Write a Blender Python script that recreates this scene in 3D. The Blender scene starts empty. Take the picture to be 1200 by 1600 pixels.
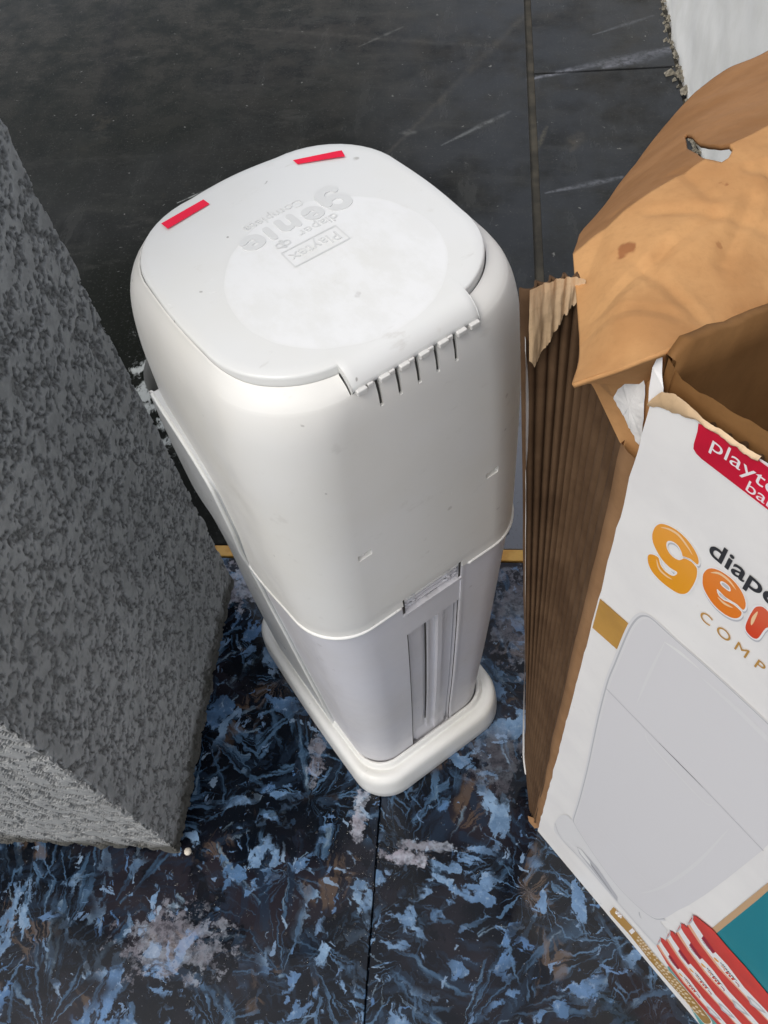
import bpy, bmesh, math, random
import numpy as np
from mathutils import Vector, Matrix, noise as mnoise
from mathutils.geometry import tessellate_polygon
random.seed(7); rng = np.random.default_rng(7)
S = bpy.context.scene; COL = S.collection
R = math.radians

# ------------------------------------------------------------------ camera
cam = bpy.data.objects.new('camera', bpy.data.cameras.new('camera')); COL.objects.link(cam)
def look(p, r, w):
    cw, sw = math.cos(w), math.sin(w)
    f = Vector((sw*math.cos(p), cw*math.cos(p), -math.sin(p))); rt = Vector((cw, -sw, 0)); dn = f.cross(rt)
    c, s = math.cos(r), math.sin(r)
    return c*rt+s*dn, -s*rt+c*dn, f
rt, dn, fw = look(0.975426758, 0.16667925, -0.212095431)
m = Matrix((rt, -dn, -fw)).transposed().to_4x4(); m.translation = (0, 0, 1)
cam.matrix_world = m
cam.data.sensor_fit = 'VERTICAL'; cam.data.sensor_height = 24; cam.data.sensor_width = 18
cam.data.lens = 1289.45/1600*24; cam.data.clip_start = .02; cam.data.clip_end = 200
S.camera = cam
# ------------------------------------------------------------------ sky, sun, exposure
SUN_DIR = Vector((-.34, -.40, .85)).normalized()
elev = math.asin(SUN_DIR.z); azim = math.atan2(SUN_DIR.x, SUN_DIR.y)
w = bpy.data.worlds.new('World'); S.world = w; w.use_nodes = True
sk = w.node_tree.nodes.new('ShaderNodeTexSky'); sk.sky_type = 'NISHITA'; sk.sun_disc = False
sk.sun_elevation = elev; sk.sun_rotation = azim; sk.air_density = 1.0; sk.dust_density = 3.5; sk.ozone_density = 1.0
bgn = w.node_tree.nodes['Background']; bgn.inputs[1].default_value = .15
hs = w.node_tree.nodes.new('ShaderNodeHueSaturation'); hs.inputs['Saturation'].default_value = .35     # thin bright overcast
w.node_tree.links.new(sk.outputs[0], hs.inputs['Color']); w.node_tree.links.new(hs.outputs[0], bgn.inputs[0])
sl = bpy.data.lights.new('sun', 'SUN'); sl.energy = .62; sl.angle = R(22); sl.color = (1, .95, .87)
so = bpy.data.objects.new('sun', sl); COL.objects.link(so)
so.rotation_euler = (-SUN_DIR).to_track_quat('-Z', 'Y').to_euler()
S.view_settings.view_transform = 'Standard'; S.view_settings.look = 'None'; S.view_settings.gamma = 1
S.view_settings.exposure = 0.30

# ------------------------------------------------------------------ helpers
class NT:
    """small builder for procedural materials"""
    def __init__(s, name, rough=.5, color=(.8, .8, .8), spec=.5):
        s.m = bpy.data.materials.new(name); s.m.use_nodes = True; s.t = s.m.node_tree
        s.b = s.t.nodes['Principled BSDF']; s.set('Roughness', rough); s.set('Base Color', color); s.set('Specular IOR Level', spec)
        s.geo = s.t.nodes.new('ShaderNodeNewGeometry'); s.pos = s.geo.outputs['Position']
        s.tc = s.t.nodes.new('ShaderNodeTexCoord'); s.obj = s.tc.outputs['Object']
        s.oi = s.t.nodes.new('ShaderNodeObjectInfo'); s.rnd = s.oi.outputs['Random']
    def n(s, ty, **k):
        nd = s.t.nodes.new(ty)
        for a, v in k.items(): setattr(nd, a, v)
        return nd
    def put(s, sock, v):
        if isinstance(v, bpy.types.NodeSocket): s.t.links.new(v, sock)
        elif isinstance(v, (tuple, list)) and len(v) == 3 and sock.type == 'RGBA': sock.default_value = (*v, 1)
        else: sock.default_value = v
    def set(s, name, v): s.put(s.b.inputs[name], v)
    def math(s, op, a, b=0., c=0., clamp=False):
        nd = s.n('ShaderNodeMath', operation=op, use_clamp=clamp)
        for i, v in enumerate((a, b, c)): s.put(nd.inputs[i], v)
        return nd.outputs[0]
    def vm(s, op, a, b=(0, 0, 0), sc=None):
        nd = s.n('ShaderNodeVectorMath', operation=op); s.put(nd.inputs[0], a); s.put(nd.inputs[1], b)
        if sc is not None: s.put(nd.inputs['Scale'], sc)
        return nd.outputs['Value'] if op in ('LENGTH', 'DOT_PRODUCT', 'DISTANCE') else nd.outputs[0]
    def sep(s, v):
        nd = s.n('ShaderNodeSeparateXYZ'); s.put(nd.inputs[0], v); return nd.outputs
    def comb(s, x, y, z=0.):
        nd = s.n('ShaderNodeCombineXYZ')
        for i, v in enumerate((x, y, z)): s.put(nd.inputs[i], v)
        return nd.outputs[0]
    def noise(s, v, scale, detail=4., rough=.5, dist=0., col=False):
        nd = s.n('ShaderNodeTexNoise'); s.put(nd.inputs['Vector'], v); s.put(nd.inputs['Scale'], scale)
        nd.inputs['Detail'].default_value = detail; nd.inputs['Roughness'].default_value = rough; nd.inputs['Distortion'].default_value = dist
        return nd.outputs[1 if col else 0]
    def voro(s, v, scale, feature='F1', rand=1.):
        nd = s.n('ShaderNodeTexVoronoi', feature=feature); s.put(nd.inputs['Vector'], v); nd.inputs['Scale'].default_value = scale
        nd.inputs['Randomness'].default_value = rand; return nd.outputs
    def ramp(s, f, lo, hi, a=0., b=1., smooth=True):
        nd = s.n('ShaderNodeMapRange', interpolation_type='SMOOTHSTEP' if smooth else 'LINEAR'); nd.clamp = True
        for i, v in enumerate((f, lo, hi, a, b)): s.put(nd.inputs[i], v)
        return nd.outputs[0]
    def mix(s, f, a, b, mode='MIX'):
        nd = s.n('ShaderNodeMix', data_type='RGBA', blend_type=mode); s.put(nd.inputs[0], f); s.put(nd.inputs[6], a); s.put(nd.inputs[7], b)
        return nd.outputs[2]
    def bump(s, h, strength=.3, dist=.001):
        nd = s.n('ShaderNodeBump'); s.put(nd.inputs['Height'], h); nd.inputs['Strength'].default_value = strength; nd.inputs['Distance'].default_value = dist
        s.t.links.new(nd.outputs[0], s.b.inputs['Normal'])
    def seg(s, p, ax, ay, bx, by, wd):
        """soft mask around a line on the ground"""
        dx, dy = bx-ax, by-ay; L2 = dx*dx+dy*dy
        q = s.vm('SUBTRACT', p, (ax, ay, 0))
        h = s.math('MULTIPLY', s.vm('DOT_PRODUCT', q, (dx, dy, 0)), 1/L2, clamp=True)
        r = s.vm('SUBTRACT', q, s.vm('SCALE', (dx, dy, 0), sc=h))
        xy = s.sep(r); d = s.vm('LENGTH', s.comb(xy[0], xy[1]))
        # ragged, tapered width
        tap = s.math('SUBTRACT', 1., s.math('MULTIPLY', s.math('ABSOLUTE', s.math('SUBTRACT', h, .6)), 1.2))
        return s.ramp(d, s.math('MULTIPLY', tap, wd), 0., 0., 1.)

def pr(o, label=None, cat=None, group=None, kind=None):
    for k, v in (('label', label), ('category', cat), ('group', group), ('kind', kind)):
        if v: o[k] = v
    return o
def empty(name, loc=(0, 0, 0), rz=0):
    o = bpy.data.objects.new(name, None); COL.objects.link(o); o.location = loc; o.rotation_euler = (0, 0, rz); o.empty_display_size = .1; return o
def mesh(name, V, F, mat, parent=None, smooth=False, mats=None, mi=None):
    me = bpy.data.meshes.new(name); me.from_pydata([tuple(map(float, v)) for v in V], [], [tuple(map(int, f)) for f in F])
    for mm in (mats or [mat]): me.materials.append(mm.m if isinstance(mm, NT) else mm)
    if smooth: me.polygons.foreach_set('use_smooth', [True]*len(me.polygons))
    if mi is not None: me.polygons.foreach_set('material_index', mi)
    me.update()
    o = bpy.data.objects.new(name, me); COL.objects.link(o)
    if parent: o.parent = parent
    return o
def clone(o, parent, loc=None):
    c = o.copy(); COL.objects.link(c); c.parent = parent
    if loc is not None: c.location = loc
    return c
def grid_faces(nr, nc, closed=False, flip=False):
    F = []
    for i in range(nr-1):
        for j in range(nc if closed else nc-1):
            a = i*nc+j; b = i*nc+(j+1) % nc; c = b+nc; d = a+nc
            F.append((a, d, c, b) if flip else (a, b, c, d))
    return F
def boxm(name, x0, x1, y0, y1, z0, z1, mat, parent=None, bev=.0):
    bm = bmesh.new(); bmesh.ops.create_cube(bm, size=1)
    for v in bm.verts: v.co = ((x0+x1)/2+v.co.x*(x1-x0), (y0+y1)/2+v.co.y*(y1-y0), (z0+z1)/2+v.co.z*(z1-z0))
    if bev: bmesh.ops.bevel(bm, geom=bm.edges[:], offset=bev, segments=2, affect='EDGES', profile=.5)
    me = bpy.data.meshes.new(name); bm.to_mesh(me); bm.free(); me.materials.append(mat.m)
    o = bpy.data.objects.new(name, me); COL.objects.link(o)
    if parent: o.parent = parent
    return o
def fbm(x, y, z, oct=4):
    return mnoise.fractal(Vector((x, y, z)), 1.0, 2.0, oct)
def crom(z, keys):
    """smooth interpolation of rows of values keyed by z"""
    zs = [k[0] for k in keys]; n = len(zs)
    z = min(max(z, zs[0]), zs[-1]); i = max(j for j in range(n-1) if zs[j] <= z) if z > zs[0] else 0
    t = (z-zs[i])/(zs[i+1]-zs[i]); out = []
    for c in range(1, len(keys[0])):
        v = [k[c] for k in keys]
        def sl_(j):
            if j == 0: return (v[1]-v[0])/(zs[1]-zs[0])
            if j == n-1: return (v[-1]-v[-2])/(zs[-1]-zs[-2])
            a = (v[j]-v[j-1])/(zs[j]-zs[j-1]); b = (v[j+1]-v[j])/(zs[j+1]-zs[j])
            return 0 if a*b <= 0 else 2*a*b/(a+b)
        h = zs[i+1]-zs[i]; m0, m1 = sl_(i)*h, sl_(i+1)*h
        out.append((2*t**3-3*t*t+1)*v[i]+(t**3-2*t*t+t)*m0+(-2*t**3+3*t*t)*v[i+1]+(t**3-t*t)*m1)
    return out
def sst(x): x = min(max(x, 0), 1); return x*x*(3-2*x)

# ------------------------------------------------------------------ materials
def plain(name, col, rough=.5, spec=.5, var=0., bump=0., scale=200.):
    t = NT(name, rough, col, spec)
    if var:
        n = t.noise(t.obj, scale*.15, 5); t.set('Base Color', t.mix(t.ramp(n, .3, .7), tuple(c*(1-var) for c in col), tuple(min(1, c*(1+var)) for c in col)))
    if bump: t.bump(t.noise(t.obj, scale, 4), bump, .0006)
    return t
def white_plastic(name, col, rough=.34, dirt=.5):
    t = NT(name, rough, col)
    big = t.noise(t.obj, 9, 4); fine = t.noise(t.obj, 60, 5, .6)
    c = t.mix(t.ramp(big, .35, .7), col, tuple(a*b for a, b in zip(col, (.965, .955, .925))))
    sm = t.ramp(fine, .62, .75, 0, .28*dirt); c = t.mix(sm, c, (.55, .52, .46))
    for sc, lo, am, cl in ((46, .80, .65, (.22, .19, .15)), (95, .91, .75, (.16, .14, .12)), (24, .84, .4, (.40, .37, .32))):
        v = t.voro(t.vm('ADD', t.obj, t.vm('SCALE', t.noise(t.obj, 160, 2, col=True), sc=.006)), sc)
        keep = t.ramp(t.sep(v[1])[0], lo, lo+.01)                     # a few cells carry a speck
        sp = t.math('MULTIPLY', t.ramp(v[0], .05, .13, 1, 0), keep); c = t.mix(t.math('MULTIPLY', sp, am*dirt), c, cl)
    # fine vertical run marks and scuffs
    run = t.noise(t.vm('MULTIPLY', t.obj, (150, 150, 7)), 1., 3, .6); brk = t.noise(t.obj, 320, 1)
    sc_ = t.math('MULTIPLY', t.math('MULTIPLY', t.ramp(run, .64, .70), t.ramp(brk, .52, .6)), t.ramp(big, .5, .62))
    c = t.mix(t.math('MULTIPLY', sc_, .9*dirt), c, (.93, .93, .90))
    sw = t.noise(t.vm('MULTIPLY', t.obj, (38, 90, 60)), 1., 5, .65); c = t.mix(t.ramp(sw, .62, .74, 0, .34*dirt), c, (.42, .39, .34))
    t.set('Base Color', c); t.set('Roughness', t.ramp(fine, .3, .75, rough*.85, rough*1.3))
    t.bump(t.noise(t.obj, 700, 2), .05, .0003); t.set('Specular IOR Level', .4)
    return t
M = {}
M['body'] = white_plastic('white_plastic_body', (.80, .79, .755), .42)
M['bin'] = white_plastic('white_plastic_bin', (.70, .695, .73), .4, .35)
M['base'] = white_plastic('white_plastic_base', (.79, .79, .765), .34, .25)
M['shell'] = white_plastic('white_plastic_shell_shaded', (.60, .61, .61), .32, .3)  # greyer than the body: shade on the shell put into the colour
t = white_plastic('white_plastic_lid', (.77, .775, .76), .25, .8); M['lid'] = t
# the moulded matt disc of the lid is dusty and rougher than the polished rim round it
x, y, z = t.sep(t.obj); base_col = t.b.inputs['Base Color'].links[0].from_socket
rr = t.vm('LENGTH', t.comb(t.math('ADD', x, .003), t.math('MULTIPLY', t.math('ADD', y, .078), 1.02)))
wob = t.math('MULTIPLY', t.math('SUBTRACT', t.noise(t.obj, 40, 4), .5), .003)
dm = t.ramp(t.math('ADD', rr, wob), .0575, .0605, 1, 0)
blot = t.noise(t.vm('MULTIPLY', t.obj, (1, .6, 1)), 48, 7, .68); dm2 = t.math('MULTIPLY', dm, t.ramp(blot, .38, .60, .25, 1))
t.set('Base Color', t.mix(t.math('MULTIPLY', dm2, .7), base_col, (.84, .845, .84)))
t.set('Roughness', t.ramp(dm, 0, 1, .22, .5))
sm = t.noise(t.vm('MULTIPLY', t.obj, (1, .35, 1)), 55, 5, .6)
M['emboss'] = plain('white_plastic_lettering', (.70, .705, .69), .3)
M['red'] = plain('red_sticker', (.84, .004, .045), .5, .3, var=.1)
M['gap'] = plain('gap_shade', (.05, .045, .04), .7)  # dark colour standing in for shade inside slots and slits
M['rod'] = plain('white_plastic_hinge', (.68, .67, .64), .4)

# blue crystal-patterned polished tile
t = NT('blue_crystal_tile', .1, spec=.32); M['tile'] = t
P = t.vm('ADD', t.pos, t.comb(t.math('MULTIPLY', t.rnd, 7.), t.math('MULTIPLY', t.rnd, 3.), 0.))
wp = t.vm('ADD', P, t.vm('SCALE', t.vm('SUBTRACT', t.noise(P, 12, 4, col=True), (.5, .5, .5)), sc=.026))
wp = t.vm('ADD', wp, t.vm('SCALE', t.vm('SUBTRACT', t.noise(P, 75, 4, .65, col=True), (.5, .5, .5)), sc=.014))
flat = t.sep(wp); wp = t.comb(flat[0], flat[1], 0.)
def oriented(scale, shift, ku, kv):
    """every crystal cell carries its own grain direction"""
    q = t.vm('ADD', wp, (shift, shift*.7, 0)); v = t.voro(q, scale); rnd = t.sep(v[1])
    nd = t.n('ShaderNodeVectorRotate', rotation_type='Z_AXIS'); t.put(nd.inputs['Vector'], q); t.put(nd.inputs['Center'], v[2]); t.put(nd.inputs['Angle'], t.math('MULTIPLY', rnd[0], 6.28))
    return t.vm('ADD', t.vm('MULTIPLY', nd.outputs[0], (ku, kv, 1)), t.vm('SCALE', v[1], sc=9.)), rnd
def fans(scale, shift, na, nr):
    q = t.vm('ADD', wp, (shift, shift*.7, 0)); v = t.voro(q, scale); rnd = v[1]
    off = t.vm('SCALE', t.vm('SUBTRACT', rnd, (.5, .5, .5)), sc=1.7/scale)
    lx, ly, _ = t.sep(t.vm('SUBTRACT', t.vm('SUBTRACT', q, v[2]), off))
    th = t.math('ARCTAN2', ly, lx); r = t.vm('LENGTH', t.comb(lx, ly)); rx = t.sep(rnd)
    c = t.comb(t.math('MULTIPLY', t.math('SINE', th), na), t.math('MULTIPLY', t.math('COSINE', th), na), t.math('ADD', t.math('MULTIPLY', r, nr), t.math('MULTIPLY', rx[0], 40.)))
    return t.noise(c, 2.2, 3, .55)
u1, c1 = oriented(9, 2.2, 10, 62); u2, c2 = oriented(13, 6.1, 17, 36); u3, c3 = oriented(34, 1.1, 34, 95)
s1 = t.noise(u1, 1., 4, .6); b1 = t.noise(u2, 1., 5, .58, .3); b2 = t.noise(u3, 1., 4, .55); f1 = fans(9, 3.1, 4.0, 3.); f2 = fans(15, 7.7, 3.6, 5.)
low = t.noise(P, 7, 3); mid = t.noise(wp, 30, 6, .68); patchy = t.noise(t.vm('ADD', P, (4, 1, 0)), 9, 3); fine = t.noise(P, 130, 4, .7)
c = t.mix(t.ramp(low, .46, .66), (.0018, .0036, .0075), (.0170, .0150, .0205))
c = t.mix(t.math('MULTIPLY', t.ramp(s1, .50, .64), .7), c, (.013, .025, .046))
c = t.mix(t.math('MULTIPLY', t.ramp(f1, .535, .63), t.ramp(patchy, .42, .56)), c, (.036, .074, .130))
c = t.mix(t.math('MULTIPLY', t.ramp(f2, .555, .64, 0, .9), t.ramp(low, .56, .44)), c, (.060, .118, .200))
c = t.mix(t.math('MULTIPLY', t.ramp(f1, .61, .69, 0, .8), t.ramp(mid, .42, .58)), c, (.16, .23, .30))
brown = t.math('MULTIPLY', t.ramp(f2, .47, .55), t.ramp(t.noise(t.vm('ADD', P, (5, 2, 0)), 13, 3), .58, .64)); c = t.mix(t.math('MULTIPLY', brown, .6), c, (.11, .075, .052))
fl_ = t.math('MULTIPLY', t.ramp(t.math('ADD', b1, t.math('MULTIPLY', t.math('SUBTRACT', mid, .5), .40)), .545, .585), t.ramp(patchy, .60, .47))
fc = t.mix(c2[2], (.075, .165, .330), (.24, .36, .50)); fc = t.mix(t.ramp(mid, .36, .64, 0, .8), fc, (.055, .110, .200)); fc = t.mix(t.ramp(fine, .52, .7, 0, .5), fc, (.30, .40, .52))
c = t.mix(fl_, c, fc)
chip = t.math('MULTIPLY', t.ramp(b2, .615, .645), t.ramp(c3[1], .35, .45)); c = t.mix(t.math('MULTIPLY', chip, .85), c, t.mix(c3[2], (.07, .15, .30), (.24, .33, .44)))
dk = t.ramp(t.noise(wp, 13, 5, .6), .54, .60, 0, .9); c = t.mix(t.math('MULTIPLY', dk, .9), c, (.0020, .0035, .0065))
# pale blotches: sky glare painted into the colour, with some dried water residue
def glare_film(cx, cy, rx, ry, amt, thr=.5):
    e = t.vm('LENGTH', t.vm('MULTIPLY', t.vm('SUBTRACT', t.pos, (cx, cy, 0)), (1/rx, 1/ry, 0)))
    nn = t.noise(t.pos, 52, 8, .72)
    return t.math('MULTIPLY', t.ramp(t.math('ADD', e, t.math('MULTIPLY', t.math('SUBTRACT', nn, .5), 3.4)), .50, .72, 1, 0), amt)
GLARE_FILMS = [(-.335, .085, .085, .05, .38), (-.140, .232, .014, .045, .75), (-.085, .190, .045, .011, .8), (-.055, .203, .05, .008, .5),
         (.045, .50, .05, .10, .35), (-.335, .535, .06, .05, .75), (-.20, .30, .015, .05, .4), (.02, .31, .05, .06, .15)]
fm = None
for a in GLARE_FILMS:
    k = glare_film(*a); fm = k if fm is None else t.math('MAXIMUM', fm, k)
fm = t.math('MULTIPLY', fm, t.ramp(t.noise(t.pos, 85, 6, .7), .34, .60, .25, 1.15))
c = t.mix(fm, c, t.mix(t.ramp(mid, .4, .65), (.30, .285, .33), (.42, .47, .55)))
gr = t.ramp(t.noise(t.pos, 420, 2), .71, .76, 0, .6); c = t.mix(gr, c, (.35, .36, .38))
t.set('Base Color', c)
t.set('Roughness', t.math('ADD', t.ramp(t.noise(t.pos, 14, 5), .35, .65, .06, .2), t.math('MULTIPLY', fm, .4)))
t.bump(t.noise(t.pos, 30, 5), .06, .002)
M['grout'] = plain('dark_grout', (.012, .012, .014), .8)

# worn dark grey slab floor behind the strip
t = NT('dark_slab', .2); M['slab'] = t
P = t.pos; n1 = t.noise(P, 2.2, 6, .6); n2 = t.noise(t.vm('MULTIPLY', P, (1, .3, 1)), 16, 6, .65); n3 = t.noise(P, 1.1, 3)
px, py, pz = t.sep(P)
c = t.mix(t.ramp(n1, .36, .64), (.008, .0082, .0078), (.030, .031, .030)); c = t.mix(t.ramp(n2, .48, .72, 0, .5), c, (.055, .056, .053))
wipe = t.noise(t.vm('MULTIPLY', t.vm('ADD', P, t.vm('SCALE', t.noise(P, 3, 3, col=True), sc=.25)), (3, 14, 1)), 1., 6, .65); c = t.mix(t.ramp(wipe, .52, .7, 0, .45), c, (.060, .060, .054))
c = t.mix(t.math('MULTIPLY', t.ramp(n3, .30, .52), t.ramp(px, -.05, -.55, 0, .9)), c, (.0040, .0050, .0018)); c = t.mix(t.ramp(t.noise(t.vm('MULTIPLY', P, (.6, 1.6, 1)), 9, 6, .7), .55, .75, 0, .5), c, (.055, .054, .048))  # left side: dark green tree reflection painted into the colour
c = t.mix(t.ramp(t.noise(P, 5, 5, .7), .62, .72, 0, .4), c, (.05, .043, .03))
for (ax, ay, bx, by, wd, am, colr) in (
        (.09, 1.800, .405, 1.895, .022, .8, (.27, .28, .32)), (.255, 1.83, .41, 1.89, .035, .7, (.30, .31, .36)), (.24, 1.97, .38, 2.04, .011, .6, (.20, .21, .23)),
        (.115, 1.40, .26, 1.44, .014, .8, (.26, .27, .30)), (-.09, 1.57, .05, 1.68, .012, .6, (.22, .23, .23)), (.09, 1.50, .125, 1.62, .010, .6, (.17, .15, .10)),
        (-.62, 1.41, -.44, 1.54, .008, .8, (.27, .28, .27)), (-.30, 1.98, -.2, 2.06, .010, .4, (.17, .17, .16)), (-.18, 1.62, -.15, 1.62, .02, .4, (.20, .20, .19)),
        (-1.0, 2.4, -.86, 1.76, .075, .8, (.004, .004, .0035)), (-.9, 2.0, -.78, 1.55, .08, .6, (.004, .005, .003)), (.17, 1.53, .19, 1.59, .03, .35, (.15, .13, .10)),
        (-.2, 1.55, .1, 2.1, .02, .3, (.10, .09, .075)), (-.6, 2.1, .0, 1.95, .02, .3, (.09, .085, .075))):
    k = t.seg(P, ax, ay, bx, by, wd); k = t.math('MULTIPLY', k, t.ramp(t.noise(P, 70, 5, .65), .36, .60, am*.25, am*1.1)); c = t.mix(k, c, colr)
c = t.mix(t.math('MULTIPLY', t.ramp(py, 1.3, 2.2, 0, .5), t.ramp(t.noise(P, 11, 8, .72), .35, .68)), c, (.058, .052, .043))  # broad warm and cool reflections on the slabs, painted into the colour
c = t.mix(t.math('MULTIPLY', t.ramp(px, -.35, .05, 0, .75), t.ramp(t.noise(P, 6, 5, .62), .3, .62)), c, (.040, .044, .050))
nn = t.noise(P, 34, 7, .7); 
def slab_glare(cx, cy, rx, ry, amt):  # pale sky glare on the slabs, painted into their colour
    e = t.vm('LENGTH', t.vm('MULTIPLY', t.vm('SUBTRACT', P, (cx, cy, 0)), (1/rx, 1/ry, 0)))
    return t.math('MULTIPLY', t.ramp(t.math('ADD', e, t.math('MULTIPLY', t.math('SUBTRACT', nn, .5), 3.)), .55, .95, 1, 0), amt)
c = t.mix(slab_glare(.06, .72, .06, .30, .8), c, (.24, .25, .28))
lf = t.math('MULTIPLY', slab_glare(-.53, .88, .09, .22, 1.), t.ramp(t.noise(t.vm('MULTIPLY', P, (1, .5, 1)), 55, 5, .6), .46, .56)); c = t.mix(lf, c, (.46, .48, .46))
gr = t.ramp(t.noise(P, 70, 3), .70, .75, 0, .7); c = t.mix(gr, c, (.2, .2, .19)); c = t.mix(t.ramp(t.noise(P, 190, 4, .7), .56, .72, 0, .45), c, (.085, .084, .078))
t.set('Base Color', c); t.set('Roughness', t.ramp(n2, .3, .7, .1, .3)); t.set('Specular IOR Level', .09); t.bump(n2, .1, .003)
t = NT('brown_slab_joint', .7); t.set('Base Color', t.mix(t.ramp(t.noise(t.pos, 30, 5), .3, .7), (.030, .027, .02), (.075, .066, .048))); M['joint'] = t
t = NT('ochre_edging', .4); n = t.noise(t.pos, 45, 5)
t.set('Base Color', t.mix(t.ramp(n, .35, .65), (.52, .24, .035), (.70, .40, .09))); t.set('Roughness', .35); M['ochre'] = t

t = NT('rough_grey_render', .85, spec=.3); M['pillar'] = t
n = t.noise(t.pos, 90, 5, .6); b = t.noise(t.pos, 7, 4)
gx, gy, gz = t.sep(t.pos); drt = t.ramp(t.math('ADD', gz, t.math('MULTIPLY', t.math('SUBTRACT', t.noise(t.pos, 22, 4), .5), .09)), .012, .045, .85, 0)
at = t.n('ShaderNodeAttribute', attribute_name='skin').outputs['Fac']; c = t.mix(at, t.mix(t.ramp(t.noise(t.pos, 260, 3, .6), .35, .65), (.10, .102, .10), (.27, .273, .27)), t.mix(t.ramp(n, .38, .62), (.31, .315, .31), (.385, .39, .385))); c = t.mix(t.ramp(b, .4, .7, 0, .3), c, (.19, .195, .19))
t.set('Base Color', t.mix(drt, c, (.06, .056, .045))); t.bump(t.noise(t.pos, 420, 5, .75), .6, .0016)
t = NT('white_wall_paint', .7); n = t.noise(t.pos, 12, 6, .6)
t.set('Base Color', t.mix(t.ramp(n, .35, .7), (.90, .90, .87), (.82, .82, .78))); t.bump(t.noise(t.pos, 60, 5), .2, .002); M['wall'] = t
M['crumb'] = plain('crumbled_mortar', (.20, .18, .14), .9, var=.5, scale=900)
M['pebble'] = plain('cream_pebble', (.62, .56, .47), .6, var=.15, bump=.3)
t = NT('water', .03, (1, 1, 1)); t.set('Transmission Weight', 1.); t.set('IOR', 1.33); M['water'] = t

# ------------------------------------------------------------------ floor
floor = mesh('floor', [(-6, -6, -.012), (6, -6, -.012), (6, .582, -.012), (-6, .582, -.012)], [(0, 1, 2, 3)], M['grout']); pr(floor, kind='structure')
TS = .6; X0 = -.1165; first = None
bm = bmesh.new(); bmesh.ops.create_cube(bm, size=1)
for v in bm.verts: v.co = (v.co.x*(TS-.0016), v.co.y*(TS-.0016), v.co.z*.01-.005)
bmesh.ops.bevel(bm, geom=[e for e in bm.edges if all(v.co.z > -.001 for v in e.verts)], offset=.0008, segments=1, affect='EDGES')
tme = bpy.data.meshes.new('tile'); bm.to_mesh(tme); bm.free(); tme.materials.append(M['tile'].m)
for j in range(3):
    for i in range(-4, 4):
        o = bpy.data.objects.new('tile', tme); COL.objects.link(o); o.parent = floor; o.location = (X0+(i+.5)*TS, .5815-(j+.5)*TS, 0)
ed = boxm('floor_edging', -6, 3.5, .5825, .6005, -.01, .0015, M['ochre'], None, .0012); pr(ed, kind='structure')
df = mesh('dark_floor', [(-8, .6015, -.012), (.43, .6015, -.012), (.43, 9, -.012), (-8, 9, -.012)], [(0, 1, 2, 3)], M['joint']); pr(df, kind='structure')
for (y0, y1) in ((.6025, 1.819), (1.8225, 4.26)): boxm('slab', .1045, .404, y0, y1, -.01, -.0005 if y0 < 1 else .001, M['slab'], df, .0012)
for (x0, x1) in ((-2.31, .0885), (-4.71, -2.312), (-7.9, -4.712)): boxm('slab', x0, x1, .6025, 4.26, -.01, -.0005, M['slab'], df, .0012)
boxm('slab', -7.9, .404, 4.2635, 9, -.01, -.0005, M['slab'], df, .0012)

# white wall on the right with a crumbling joint at its foot
wl = empty('white_wall', (.52, 2.2, 0)); pr(wl, 'white painted wall standing on the dark floor behind the cardboard box', 'wall')
nz, ny = 60, 160; V = []
for i in range(nz):
    for j in range(ny):
        z = -.011+1.0*(i/(nz-1))**1.5; y = .61+3.2*j/(ny-1)
        V.append((.416-.52+.004*fbm(y*6, z*6, 3)+.004*max(0, 1-z/.03)*fbm(y*20, z*20, 8), y-2.2, z))
front = mesh('wall_face', V, grid_faces(nz, ny, flip=True), M['wall'], wl, True)
boxm('wall_core', .425-.52, .75-.52, .61-2.2, 3.81-2.2, -.011, .985, M['wall'], wl)
V, F = [], []
for k in range(420):
    y = rng.uniform(.7, 3.2); x = .413-abs(rng.normal(0, .008)); s = rng.uniform(.002, .007)*(1.7 if 1.45 < y < 1.8 else 1); o = len(V)
    for d in ((1, 0, 0), (-.8, .6, 0), (-.6, -.9, 0), (.1, .1, 1.1), (0, -.2, -.6)): V.append((x-.52+s*d[0]*rng.uniform(.6, 1.3), y-2.2+s*d[1]*rng.uniform(.6, 1.3), max(-.001, s*d[2])+.001))
    F += [(o, o+1, o+3), (o+1, o+2, o+3), (o+2, o, o+3), (o, o+4, o+1), (o+1, o+4, o+2), (o+2, o+4, o)]
pr(mesh('mortar_crumbs', V, F, M['crumb'], wl), kind='stuff')

# ------------------------------------------------------------------ rough pillar on the left
def stucco(u, v, streak=0.):
    """pitted render: smooth trowelled skin with rough pits broken through it; returns relief and skin"""
    a = fbm(u*205+streak*v*120, v*(205-streak*130), 1.7, 3); b = fbm(u*62, v*62, 7.1, 3)
    h = a*.9+b*.85-.02
    if h > 0: return .00008*a, 1.
    return -.0024*sst(-h/.25)-.0006*abs(fbm(u*420, v*420, 3, 1)), max(0, 1+h*8)
pil = empty('concrete_pillar', (-.675, .3635, 0)); pr(pil, 'grey pillar in rough pitted concrete standing left of the white bin', 'pillar')
x1, x0, y0, y1 = -.348, -1.0, .181, .546; H = 1.2; cx, cy = -.675, .3635
zs = list(np.arange(0, .86, .00142))+list(np.linspace(.863, H, 130)); ys = np.linspace(y0, y1, 262); xs = np.linspace(x1, x1-.30, 200).tolist()+np.linspace(x1-.305, x0, 60).tolist()
V, SK, nc = [], [], 0
prof = []   # walk round the front and right side: (x, y, normal)
for x in reversed(xs): prof.append((x, y0, 0, -1))
prof = prof[:-1]
for k in range(5):
    a = R(-90+90*k/4); prof.append((x1-.004+.004*math.cos(a), y0+.004+.004*math.sin(a), math.cos(a), math.sin(a)))
for y in ys[3:-3]: prof.append((x1, y, 1, 0))
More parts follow.
